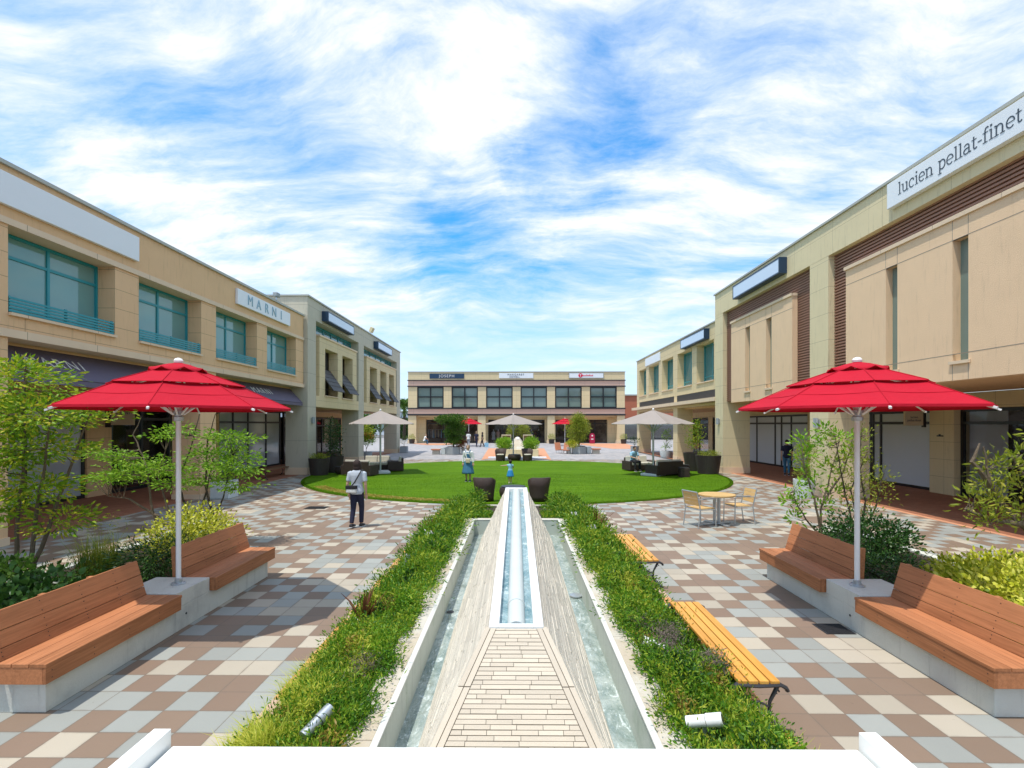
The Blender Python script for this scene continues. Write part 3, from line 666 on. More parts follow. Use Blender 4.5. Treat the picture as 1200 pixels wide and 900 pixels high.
shopfront(F4, b4, 21.42, 24.28, -4.95, 2.92, 'whitepanel', (22.0, 23.3), 2.45, 'shop_door')
shopfront(F4, b4, 25.42, 34, -4.8, 2.92, 'whitepanel', (27.4, 28.4, 29.1, 31.3), 2.45)
mb = MB(); F4.box(mb, 17.52, 17.56, -4.54, -4.50, 2.02, 2.06); F4.box(mb, 17.42, 17.66, -4.55, -4.52, 1.98, 2.02); mb.build('door_lock', 'dark', b4)
s = flatsign('shop_sign', F4, 8.4, 13.62, 8.17, 8.84, .004, .16, 'long white sign with dark slab-serif letters lucien pellat-finet at the roofline')
# slab serif letters as strokes
def arc(cx, cy, rx, ry, a0, a1, n=14): return [(cx+rx*math.cos(R(a0+(a1-a0)*i/n)), cy+ry*math.sin(R(a0+(a1-a0)*i/n))) for i in range(n+1)]
T, t_ = .135, .055
GL = {
 'l': (.52, [([(.26, .03), (.26, 1.42)], T), ([(.03, .035), (.49, .035)], t_), ([(.05, 1.39), (.26, 1.39)], t_)]),
 'i': (.52, [([(.26, .03), (.26, .97)], T), ([(.03, .035), (.49, .035)], t_), ([(.05, .95), (.26, .95)], t_), ([(.26, 1.22), (.26, 1.40)], .17)]),
 'u': (1.05, [([(.24, .95), (.24, .32)], T), (arc(.50, .32, .26, .29, 180, 320), .10), ([(.80, .03), (.80, .95)], T), ([(.03, .955), (.24, .955)], t_), ([(.60, .955), (.80, .955)], t_), ([(.80, .035), (1.02, .035)], t_)]),
 'c': (.86, [(arc(.46, .49, .36, .48, 48, 312), .115), ([(.68, .70), (.72, .80)], .17)]),
 'e': (.90, [(arc(.46, .49, .37, .48, 2, 315), .11), ([(.12, .52), (.82, .52)], t_)]),
 'n': (1.10, [([(.24, .03), (.24, .95)], T), (arc(.53, .62, .30, .33, 165, 0), .10), ([(.83, .62), (.83, .03)], T), ([(.03, .955), (.24, .955)], t_), ([(.04, .035), (.46, .035)], t_), ([(.62, .035), (1.05, .035)], t_)]),
 'p': (1.0, [([(.24, -.42), (.24, .95)], T), (arc(.52, .48, .36, .47, 140, -150), .115), ([(.03, .955), (.24, .955)], t_), ([(.03, -.405), (.46, -.405)], t_)]),
 'a': (.92, [(arc(.42, .68, .26, .27, 160, 0), .10), ([(.68, .70), (.68, .12), (.76, .04), (.90, .06)], .12), (arc(.40, .28, .29, .26, 70, 330), .10), ([(.42, .54), (.68, .56)], .07)]),
 't': (.62, [([(.26, 1.25), (.26, .20), (.34, .04), (.48, .04), (.58, .14)], .13), ([(.03, .95), (.56, .95)], t_)]),
 'f': (.62, [([(.26, .03), (.26, 1.10), (.34, 1.34), (.48, 1.40), (.60, 1.30)], .13), ([(.03, .95), (.56, .95)], t_), ([(.04, .035), (.52, .035)], t_)]),
 '-': (.55, [([(.07, .48), (.47, .48)], .10)]), ' ': (.55, [])}
def ribbon(mb, F, pts, wd, u0, z0, sc, w, dirn):
    P = [Vector(p) for p in pts]; L = []
    for i, p in enumerate(P):
        t = (P[min(i+1, len(P)-1)]-P[max(i-1, 0)]).normalized(); n = Vector((-t.y, t.x))*wd/2; L.append((p+n, p-n))
    for i in range(len(P)-1):
        q = [L[i][0], L[i][1], L[i+1][1], L[i+1][0]]
        mb.hexa([F.p(u0+dirn*a.x*sc, .161, z0+a.y*sc) for a in q]+[F.p(u0+dirn*a.x*sc, w, z0+a.y*sc) for a in q])
def slab_text(F, body, u0, z0, sc, parent, dirn):
    x = 0
    for ch in body:
        adv, st = GL[ch]; mb = MB()
        for k, (pts, wd) in enumerate(st): ribbon(mb, F, pts, wd, u0+dirn*x*sc, z0, sc, .166+.0012*k, dirn)
        if st: mb.build('letter', 'ink', parent)
        x += adv
slab_text(F4, 'lucien pellat-finet', 13.22, 8.385, .226, s, -1)
flatsign('sign_lightbox', F4, 18.9, 22.95, 8.06, 8.66, .0, .30, 'blank sky-tinted white lightbox in a dark casing above the two narrow slots', 'signskytint', 'navy')
s = thing('hanging_sign', (14.4, 18.3, 2.9), 'small beige projecting sign with two lines of print by the right column', 'sign')
MB().box(13.92, 14.56, 18.14, 18.22, 2.36, 2.90).build('panel', 'beigebag', s); MB().box(14.57, 14.66, 18.13, 18.23, 2.3, 2.95).build('bracket', 'dark', s)
text('lucien\npellat-finet', .115, (14.24, 18.135, 2.60), '-y', 'ink', s, ext=.002)
# ------------------------------------------------------------------ right building (far)
F5 = Fac('R', 10.5)
b5 = thing('retail_building', (10.5, 35, 0), 'lower cream building with five deep teal windows beyond the tall one on the right', 'building')
OPS = [(26.85, 29.4), (30.2, 32.9), (33.8, 36.4), (37.2, 40.0), (40.8, 43.1)]
F5.b('wall', 'cream', b5, (25.73, 43.9, -.5, 0, 6.95, 7.80), (25.73, 43.9, -.5, 0, 4.26, 4.72), (25.73, 43.9, -.5, -.001, 3.45, 3.58))
for q0, q1 in zip([25.73]+[o[1] for o in OPS], [o[0] for o in OPS]+[43.9]): F5.b('pier', 'cream', b5, (q0, q1, -.5, -.003, 4.721, 6.949))
for q0, q1 in OPS:
    window(F5, b5, q0+.002, q1-.002, -.47, 4.74, 6.94, 'teal', 'tealglass', ((q0+q1)/2,), (5.1,), t=.07)
    F5.b('sill', 'ledge', b5, (q0+.003, q1-.003, -.42, .06, 4.722, 4.78))
for q0, q1 in ((26.0, 33.0), (33.6, 43.0)):
    lv = MB(); F5.box(lv, q0, q1, -.08, -.03, 3.86, 4.26)
    for k in range(5): F5.box(lv, q0, q1, -.03, -.004, 3.88+k*.075, 3.92+k*.075)
    lv.build('louvre', 'greylouvre', b5)
F5.b('spandrel', 'cream', b5, (25.73, 43.9, -.5, -.081, 3.80, 4.259), (33.001, 33.599, -.08, -.002, 3.86, 4.259), (25.73, 25.999, -.08, -.002, 3.86, 4.259), (43.001, 43.9, -.08, -.002, 3.86, 4.259))
F5.b('ledge', 'ledge', b5, (25.73, 44.1, -.5, .42, 3.60, 3.80))
F5.b('roof_cap', 'cap', b5, (25.73, 43.96, -.3, .06, 7.80, 7.87)); F5.b('roof', 'roofing', b5, (25.73, 43.89, -9, -.51, 7.3, 7.5))
F5.b('upper_storey', 'cream', b5, (25.73, 43.9, -9, -.62, 3.5, 7.29)); F5.b('end_wall', 'cream', b5, (43.6, 43.9, -9, -.501, 3.5, 7.8))
F5.b('ceiling', 'beigeplain', b5, (25.73, 43.9, -4.6, -.51, 3.36, 3.449))
for q0, q1 in ((32.9, 33.8), (43.1, 43.9)):
    F5.b('pier', 'cream', b5, (q0, q1, -1.0, -.004, .30, 3.449)); F5.b('plinth', 'ledge', b5, (q0-.02, q1+.02, -1.02, .015, 0, .30))
F5.b('shop_wall', 'cream', b5, (34.0, 43.9, -5.2, -4.4, 2.93, 3.36), (38.4, 39.2, -5.2, -4.4, 0, 2.93), (43.4, 43.9, -5.2, -4.4, 0, 2.93))
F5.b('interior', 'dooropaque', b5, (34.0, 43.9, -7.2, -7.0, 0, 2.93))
shopfront(F5, b5, 34.02, 38.38, -4.5, 2.92, 'darkglass', (35.4, 36.8), 2.4); shopfront(F5, b5, 39.22, 43.38, -4.5, 2.92, 'darkglass', (41.3,), 2.4)
flatsign('sign_lightbox', F5, 27.45, 31.4, 7.05, 7.62, .0, .30, 'blank white lightbox in a dark casing on the lower right building', 'signskytint', 'navy')
flatsign('sign_board', F5, 36.7, 40.8, 7.05, 7.66, .004, .08, 'plain frameless white board near the far end of the lower right building')
# ------------------------------------------------------------------ building across the far end
F3 = Fac('F', 63.2); b3 = thing('retail_building', (0, 63.2, 0), 'two-storey cream and pink shop building with six grey windows across the plaza end', 'building')
def zz3(y): return CAM_H+(497-y)/590*63.2
def xx3(x): return (x-605)/590*63.2
XA, XB = xx3(478), xx3(732)
F3.b('wall', 'cream', b3, (XA, XB, -.4, 0, zz3(445.2), zz3(436.3)))
F3.b('roof_cap', 'cap', b3, (XA-.05, XB+.05, -.4, .08, zz3(436.3), zz3(435.3)))
F3.b('dark_band', 'dark', b3, (XA-.08, XB+.08, -.4, .12, zz3(446.2), zz3(445.2)), (XA-.08, XB+.08, -.4, .12, zz3(453.2), zz3(452.0)), (XA-.08, XB+.08, -.4, .12, zz3(479.3), zz3(478.0)), (XA-.08, XB+.08, -.4, .12, zz3(486.9), zz3(485.0)))
F3.b('pink_band', 'pink', b3, (XA, XB, -.4, .02, zz3(452.0), zz3(446.2)), (XA, XB, -.4, .02, zz3(485.0), zz3(479.3)))
wx = [(488.6, 519.8), (529, 560), (569.6, 600.8), (610, 641), (650.4, 681.7), (691.2, 722.6)]
prev = 478
for a, e in wx+[(732, 0)]:
    F3.b('pier', 'cream', b3, (xx3(prev), xx3(a), -.4, 0, zz3(478.0), zz3(453.2))); prev = e
for a, e in wx:
    u0, u1 = xx3(a)+.01, xx3(e)-.01
    window(F3, b3, u0, u1, -.2, zz3(477.9), zz3(453.4), 'blackframe', 'greyblind', ((u0+u1)/2,), (zz3(465),), t=.13, d=.3)
zg = zz3(486.9)
for a, e in ((478, 487.5), (560, 569), (641.5, 650), (723, 732)):
    F3.b('pier', 'cream', b3, (xx3(a), xx3(e), -.8, -.003, .35, zg)); F3.b('plinth', 'ledge', b3, (xx3(a)-.08, xx3(e)+.08, -.85, .10, 0, .35))
F3.b('upper_storey', 'cream', b3, (XA, XB, -9, -.41, zg-.2, zz3(440)))
F3.b('shop_wall', 'cream', b3, (XA, XB, -2.6, -1.8, 2.98, zg-.2), *[(xx3(c)-.7, xx3(c)+.7, -2.6, -1.8, 0, 2.98) for c in (482.5, 564.5, 645.8, 727.5)], (xx3(487.5), xx3(487.5)+.9, -2.6, -1.7, 0, 3.2), (xx3(723)-.9, xx3(723), -2.6, -1.7, 0, 3.2))
F3.b('interior', 'shopinsidelit', b3, (XA+.3, XB-.3, -5.2, -5.0, 0, 3.3), (XA+.3, XB-.3, -5.0, -2.7, 2.99, 3.05))
for a, e, sp in ((496.5, 559, (517, 535, 548)), (571, 639.5, (588, 622)), (652, 718, (666, 684, 700))):
    shopfront(F3, b3, xx3(a), xx3(e), -2.1, 2.97, 'shopglass', [xx3(q) for q in sp], 2.5)
s = flatsign('shop_sign', F3, xx3(503.3), xx3(543.8), zz3(443.6), zz3(437.9), .004, .08, 'navy sign reading JOSEPH in white capitals on the far building', 'navy')
text('JOSEPH', .50, (xx3(523.5), 63.2-.088, zz3(440.8)), '-y', 'whitecloth', s, ext=.01, space=1.25)
s = flatsign('shop_sign', F3, xx3(584.8), xx3(625), zz3(443.3), zz3(437.2), .004, .08, 'white sign with two lines of grey capitals in the middle of the far building')
text('MARGARET', .33, (xx3(604.5), 63.2-.088, zz3(439.2)), '-y', 'ink', s, ext=.01, space=1.35); text('HOWELL', .30, (xx3(603), 63.2-.088, zz3(441.9)), '-y', 'ink', s, ext=.01, space=1.1)
s = flatsign('shop_sign', F3, xx3(666.5), xx3(707), zz3(443.3), zz3(437.0), .004, .14, 'framed white sign with a round red emblem on the far building', 'signwhite', 'greypot')
mb = MB(); mb.tube([(xx3(680), 63.2-.137, zz3(440)), (xx3(680), 63.2-.165, zz3(440))], .26, 20); mb.build('emblem', 'redpaint', s)
mb = MB(); mb.box(xx3(680)-.15, xx3(680)+.15, 63.01, 63.03, zz3(440)+.10, zz3(440)+.15); mb.box(xx3(680)-.03, xx3(680)+.03, 63.01, 63.03, zz3(440)-.17, zz3(440)+.10); mb.build('emblem_mark', 'signwhite', s)
mb = MB(); xk = xx3(682.6)
for k in range(11): mb.box(xk+k*.12, xk+k*.12+.075, 63.04, 63.062, zz3(440)-.10, zz3(440)-.10+(.17, .12, .14, .11, .20, .12, .15, .20, .11, .13, .17)[k])
mb.build('small_lettering', 'redpaint', s)
# brick building behind, far right
b6 = thing('brick_building', (17, 78, 0), 'distant red brick building glimpsed between the far and right buildings', 'building')
MB().box(13.0, 30, 78, 88, 3.3, 6.8).build('wall', 'redbrickwall', b6); MB().box(12.8, 30.2, 77.8, 88.2, 6.81, 7.0).build('roof_cap', 'cap', b6)
MB().box(13.2, 29.8, 78.2, 87.8, 0, 3.0).build('shopfront', 'darkglass', b6); MB().box(12.9, 30, 77.9, 88, 3.01, 3.29).build('dark_band', 'dark', b6)
b7 = thing('distant_building', (-40, 110, 0), 'low pale building far off seen through the arcade on the left', 'building')
MB().box(-60, -24, 110, 125, 0, 5.0).build('wall', 'whitepanel', b7); MB().box(-60.3, -23.7, 109.7, 125.3, 5.01, 5.3).build('roof_cap', 'cap', b7)
F7 = Fac('F', 110.)
for k in range(6): window(F7, b7, -57+k*5.4, -54.5+k*5.4, .02, 1.0, 3.4, 'blackframe', 'greyblind', (), (), t=.1, d=.12)
# ------------------------------------------------------------------ fountain: pool, stone wedge, channel with pipe
ft = thing('fountain', (0, 6, 0), 'long pale stone wedge fountain with a water channel on top between two pools', 'fountain')
YP0, YP1 = .6, 10.45      # pool
mb = MB()
for s in (-1, 1): mb.box(s*.86, s*.898, YP0, YP1, .02, .425)
mb.box(-.86, .86, YP1-.07, YP1, .02, .425); mb.build('pool_wall', 'stonewall', ft, bevel=.006)
mb = MB()
for s in (-1, 1): mb.box(s*.85, s*.898, YP0, YP1+.0, .426, .442)
mb.box(-.849, .849, YP1-.075, YP1-.03, .426, .442); mb.build('rim', 'stonewhite', ft, bevel=.004)
cp = MB(); y = YP0
for s in (-1, 1):
    y = YP0
    while y < YP1+.15:
        L = min(random.uniform(.75, .95), YP1+.16-y)
        if L > .05: cp.box(s*.901, s*1.085, y, y+L-.006, .05, .430+random.uniform(-.002, .002))
        y += L
cp.box(-.898, .898, YP1+.004, YP1+.16, .05, .43); cp.build('coping', 'coping', ft, bevel=.006)
o = MB().quad((-.86, YP0, .13), (.86, YP0, .13), (.86, YP1-.07, .13), (-.86, YP1-.07, .13)).build('pool_water', 'water', ft)
MB().box(-.92, .92, YP0, YP1, .004, .02).build('pool_floor', 'stonewall', ft)
# wedge
yn, yf, zn, zf, ht, hb, zb = 3.93, 10.0, .82, 1.13, .205, .71, .10
core = MB(); e = .03
core.hexa([(-hb+e, yn-1.35+e*2, zb-.08), (hb-e, yn-1.35+e*2, zb-.08), (hb-e, yf-e, zb-.08), (-hb+e, yf-e, zb-.08), (-ht+e*2.2, yn+e, zn-.14), (ht-e*2.2, yn+e, zn-.14), (ht-e*2.2, yf-e, zf-.14), (-ht+e*2.2, yf-e, zf-.14)])
core.build('core', 'joint', ft)
def side_pt(s, v, y):   # v 0 top .. 1 bottom at distance y, on the slanting side
    t = (y-yn)/(yf-yn); zt = zn+(zf-zn)*t
    if y < yn:
        k = (yn-y)/1.35; x0 = ht+(hb-ht)*k; z0 = zn+(zb-zn)*k
        return Vector((s*(x0+(hb-x0)*v), y, z0+(zb-z0)*v))
    return Vector((s*(ht+(hb-ht)*v), y, zt+(zb-zt)*v))
for s in (-1, 1):
    mb = MB(); rows = 40; nrm = Vector((s*.9, 0, .45)).normalized()
    for r in range(rows):
        v0, v1 = r/rows, (r+.965)/rows; y = yn-1.35
        while y < yf:
            L = random.uniform(.3, .9); a, b = y, min(y+L, yf); y += L
            if a < yn:
                k0 = (yn-a)/1.35
                if k0 > .985: a = yn-1.35*.985
            o1 = nrm*random.uniform(.0, .008)
            q = [side_pt(s, v0, a), side_pt(s, v0, b-.003), side_pt(s, v1, b-.003), side_pt(s, v1, a)]
            if a < yn < b:   # split at the hip corner
                for c0, c1 in ((a, yn), (yn, b-.003)):
                    q = [side_pt(s, v0, c0), side_pt(s, v0, c1), side_pt(s, v1, c1), side_pt(s, v1, c0)]
                    mb.hexa([p-nrm*.035 for p in q]+[p+o1 for p in q])
            else: mb.hexa([p-nrm*.035 for p in q]+[p+o1 for p in q])
    mb.build('side_wall', 'strip', ft)
mb = MB()   # far end face
for r in range(20):
    v0, v1 = r/20, (r+.94)/20; a, b = side_pt(1, v0, yf), side_pt(1, v1, yf); o1 = random.uniform(.004, .014)
    mb.hexa([Vector((-a.x, yf-.03, a.z)), Vector((a.x, yf-.03, a.z)), Vector((b.x, yf-.03, b.z)), Vector((-b.x, yf-.03, b.z)), Vector((-a.x, yf+o1, a.z)), Vector((a.x, yf+o1, a.z)), Vector((b.x, yf+o1, b.z)), Vector((-b.x, yf+o1, b.z))])
mb.build('end_wall', 'strip', ft)
# near hip clad in thin slips
nh = Vector((0, -.69, 1.35)).normalized()
def hp(s_, x, off=0.): return Vector((x, yn-1.35*s_, zn-.72*s_))+nh*off
def halfw(s_): return ht+(hb-ht)*s_
MB().add([hp(0, -halfw(0)), hp(0, halfw(0)), hp(1, halfw(1)), hp(1, -halfw(1))], [(0, 1, 2, 3)]).build('slip_backing', 'gap', ft)
mb = MB(); rows = 44; r = 0; bw = .042
offs = [0, .085, -.06, .04]
while r < rows:
    h = 1
    s0, s1 = (r+.05)/rows, (r+1)/rows-.0022; xe = halfw((s0+s1)/2)-bw*1.35; x = -xe; start = True
    while x < xe-.01:
        L = random.choice((.16, .17, .34)) if not start else random.choice((.07, .12, .2, .26)); start = False
        x1 = min(x+L, xe)
        if xe-x1 < .05: x1 = xe
        e0 = halfw(s0)-bw*1.35; e1 = halfw(s1)-bw*1.35
        xa0 = -e0 if x == -xe else x; xa1 = -e1 if x == -xe else x
        xb0 = e0 if x1 == xe else x1-.0035; xb1 = e1 if x1 == xe else x1-.0035
        q = [(s0, xa0), (s0, xb0), (s1, xb1), (s1, xa1)]
        of = random.uniform(.008, .012)
        mb.hexa([hp(a, b, -.004) for a, b in q]+[hp(a, b, of) for a, b in q]); x = x1
    r += h
mb.build('stone_slips', 'deckstone', ft)
mb = MB()
for s in (-1, 1):
    for (i0, i1) in ((bw*.28, bw*1.25), (-.030, bw*.16)):
        k = 0.
        while k < 1:
            k1 = min(k+.33, 1.)
            q = [(k+.002, s*(halfw(k+.002)-i1)), (k+.002, s*(halfw(k+.002)-i0)), (k1-.003, s*(halfw(k1)-i0)), (k1-.003, s*(halfw(k1)-i1))]
            mb.hexa([hp(a, b, -.03) for a, b in q]+[hp(a, b, .013 if i0 > 0 else .016) for a, b in q]); k = k1
mb.build('edge_slips', 'deckstone', ft)['kind'] = 'stuff'
M['pipewhite'] = mat('matt_white_pipe', (.56, .60, .58), .5, .10, 5)
# channel on the ridge
mb = MB(); ch = .135
def zr(y): return zn+(zf-zn)*(y-yn)/(yf-yn)
for s in (-1, 1):
    q = [(s*ch, yn-.02), (s*(ht+.008), yn-.02), (s*(ht+.008), yf+.01), (s*ch, yf+.01)]
    mb.hexa([(a, b, zr(b)-.12) for a, b in q]+[(a, b, zr(b)+.02) for a, b in q])
for (a0, a1) in ((yn-.02, yn+.035), (yf-.08, yf+.01)):
    q = [(-ch+.001, a0), (ch-.001, a0), (ch-.001, a1), (-ch+.001, a1)]
    mb.hexa([(a, b, zr(b)-.12) for a, b in q]+[(a, b, zr(b)+.0195) for a, b in q])
mb.build('channel', 'white', ft, bevel=.004)
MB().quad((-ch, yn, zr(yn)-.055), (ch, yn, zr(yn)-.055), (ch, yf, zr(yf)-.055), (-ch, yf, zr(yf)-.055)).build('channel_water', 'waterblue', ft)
mb = MB(); pts = [(0, yn+.06+q*(yf-yn-.16)/8, zr(yn+.06+q*(yf-yn-.16)/8)-.045) for q in range(9)]
mb.tube(pts, .072, 20); mb.tube([(0, yn+.5, zr(yn+.5)-.045), (0, yn+.53, zr(yn+.53)-.045)], .0775, 20); mb.build('pipe', 'pipewhite', ft, smooth=True)
mb = MB(); mb.lathe([(.085, .14), (.085, .155), (.06, .158)], (.79, 6.66, 0), 20); mb.build('drain', 'alu', ft, smooth=True)
mb = MB(); mb.lathe([(.045, .132), (.045, .136), (.03, .138)], (-.80, 6.1, 0), 20); mb.build('drain', 'iron', ft, smooth=True)
# planting beds on both sides (soil, low outer kerb, brick margin)
for s in (-1, 1):
    nm = 'left' if s < 0 else 'right'
    bed = thing('planting_bed', (s*1.5, 8, 0), 'raised soil bed with a low stone kerb along the %s side of the fountain' % nm, 'planting bed', 'planting beds beside the fountain')
    mb = MB(); mb.hexa([(s*1.087, .6, .004), (s*1.88, .6, .004), (s*1.88, 14.3, .004), (s*1.087, 14.3, .004), (s*1.087, .6, .33), (s*1.88, .6, .03), (s*1.88, 14.3, .03), (s*1.087, 14.3, .2)])
    if s > 0: mb.hexa([(-1.086, 10.62, .01), (1.086, 10.62, .01), (1.086, 14.3, .01), (-1.086, 14.3, .01), (-1.086, 10.62, .30), (1.086, 10.62, .30), (1.086, 14.3, .08), (-1.086, 14.3, .08)])
    mb.build('soil', 'soil', bed)
    kb = MB(); y = .6
    while y < 14.4:
        L = random.uniform(.85, 1.0); kb.box(s*1.88, s*1.985, y, min(y+L-.006, 14.42), .002, .034+random.uniform(-.002, .002)); y += L
    kb.box(s*.003, s*1.879, 14.305, 14.46, .002, .10)
    kb.build('kerb', 'kerbstone', bed, bevel=.008)
    eb = MB(); y = .6
    while y < 14.4: eb.box(s*1.988, s*2.128, y, y+.196, .001, .006+random.uniform(0, .002)); y += .20
    eb.build('paving_border', 'edgebricks', None)['kind'] = 'structure'

# ------------------------------------------------------------------ white ledge in front of the camera position
ld = thing('white_ledge', (0, 1.2, 0), 'smooth white flat-topped ledge with rounded side rails at the very front', 'ledge')
LZ, LY = 1.20, 1.885
mb = MB(); mb.box(-1.295, 1.27, .95, LY, LZ-.05, LZ); mb.build('top', 'whitegloss', ld, bevel=.006)
MB().box(-1.26, 1.235, 1.0, LY-.05, .14, LZ-.051).build('body', 'white', ld)
MB().box(-1.0, 1.0, 1.1, LY-.2, .0, .139).build('plinth', 'white', ld)
for s in (-1, 1):
    mb = MB(); xc = -1.335 if s < 0 else 1.31
    prof = [(LY+.005, LZ+.06), (LY+.005, LZ-.30), (LY-.05, LZ-.30), (1.40, LZ-.30), (1.40, LZ-.10)]+[(1.62+.22*math.cos(R(a)), LZ-.16+.22*math.sin(R(a))) for a in range(170, 89, -10)]
    n = len(prof); x0, x1 = xc-.032, xc+.032
    mb.add([(x0, a, b) for a, b in prof]+[(x1, a, b) for a, b in prof], [tuple(range(n)), tuple(range(2*n-1, n-1, -1))]+[(i, (i+1) % n, (i+1) % n+n, i+n) for i in range(n)])
    mb.build('side_rail', 'whitegloss', ld, bevel=.008)

# ------------------------------------------------------------------ concrete planters with big wooden benches and parasols
YA, YB = 4.17, 7.93
def wood_bench(s, y0, y1, label):
    b = thing('wooden_bench', (s*4.05, (y0+y1)/2, .27), label, 'bench', 'red-brown plank benches on the concrete planters')
    mb = MB(); n = 3; x0, wd = 3.85, .145
    for k in range(n): mb.box(s*(x0+k*wd+.002*(k > 0)), s*(x0+(k+1)*wd-.004), y0, y1, .412, .442)
    for k in range(3): pass
    mb.build('seat', 'redwood', b, bevel=.003)
    mb = MB(); mb.box(s*3.856, s*3.884, y0+.004, y1-.004, .272, .411)
    mb.box(s*3.885, s*4.27, y0+.004, y0+.030, .272, .411); mb.box(s*3.885, s*4.27, y1-.030, y1-.004, .272, .411); mb.build('fascia', 'redwood', b, bevel=.003)
    mb = MB(); t = .028; xb, xt, zb_, zt_ = 4.262, 4.375, .446, .835
    def P(k, off): return (xb+(xt-xb)*k+off, zb_+(zt_-zb_)*k)
    for k0, k1 in ((0., .235), (.248, .585), (.598, 1.)):
        (a, za), (c, zc) = P(k0, 0), P(k1, 0)
        mb.hexa([(s*a, y0, za), (s*(a+t), y0, za-.006), (s*(a+t), y1, za-.006), (s*a, y1, za), (s*c, y0, zc), (s*(c+t), y0, zc-.006), (s*(c+t), y1, zc-.006), (s*c, y1, zc)])
    mb.build('backrest', 'redwood', b, bevel=.003)
    mb = MB(); yy = y0+.03
    for k in range(4):
        yk = y0+.02+(y1-y0-.09)*k/3
        mb.hexa([(s*4.295, yk, .28), (s*4.42, yk, .28), (s*4.42, yk+.05, .28), (s*4.295, yk+.05, .28), (s*4.406, yk, .825), (s*4.45, yk, .825), (s*4.45, yk+.05, .825), (s*4.406, yk+.05, .825)])
    mb.build('back_support', 'redwood', b)
    mb = MB(); yy = y0+.06
    while yy < y1:
        for (k) in (.08, .17, .32, .5, .68, .9):
            a, za = P(k, -.0012); mb.obox((s*a, yy, za), (.004, .007, .007))
        for zz_ in (.31, .37): mb.obox((s*3.8552, yy, zz_), (.003, .007, .007))
        yy += .42
    mb.build('screw_heads', 'dark', b)['kind'] = 'stuff'
    return b
for s in (-1, 1):
    nm = 'left' if s < 0 else 'right'
    pl = thing('concrete_planter', (s*5, 6, 0), 'low pale concrete planter wall carrying the plank benches on the %s' % nm, 'planter', 'concrete planters with benches')
    mb = MB(); mb.box(s*3.93, s*4.42, YA, YB, 0, .268)
    mb.box(s*3.93, s*4.62, 5.79, 6.42, .2681, .448)
    mb.build('front_wall', 'concrete', pl, bevel=.006)
    mb = MB(); mb.box(s*4.421, s*6.99, YA, YA+.14, 0, .34); mb.box(s*5.8, s*6.99, 10.2, 10.34, 0, .22); mb.box(s*6.86, s*7.0, YA+.141, 10.199, 0, .22)
    mb.prism([(s*4.42, YB-.1), (s*4.62, YB-.1), (s*5.80, 10.2), (s*5.78, 10.34), (s*4.42, YB)][::s], 0, .21)
    mb.build('kerb', 'concrete', pl, bevel=.006)
    MB().prism([(s*4.425, YA+.142), (s*6.858, YA+.142), (s*6.858, 10.198), (s*5.83, 10.198), (s*4.66, YB-.06), (s*4.425, YB-.12)][::s], 0, .19).build('soil', 'soil', pl)
    mb = MB(); mb.tube([(s*3.935, 5.96, .16), (s*3.925, 5.96, .16)], .013, 8); mb.build('drain_hole', 'dark', pl)
    sheet('paving_border', s*7.0, s*7.22, YA, 10.34, .0045, 'orangepave')
    if s < 0:
        wood_bench(s, 4.09, 5.77, 'large red-brown plank bench at the lower left corner'); wood_bench(s, 6.43, 8.02, 'farther red-brown plank bench on the left, just beyond the parasol pole')
    else:
        wood_bench(s, 4.09, 5.77, 'large red-brown plank bench at the lower right corner'); wood_bench(s, 6.43, 8.02, 'farther red-brown plank bench on the right, just beyond the parasol pole')

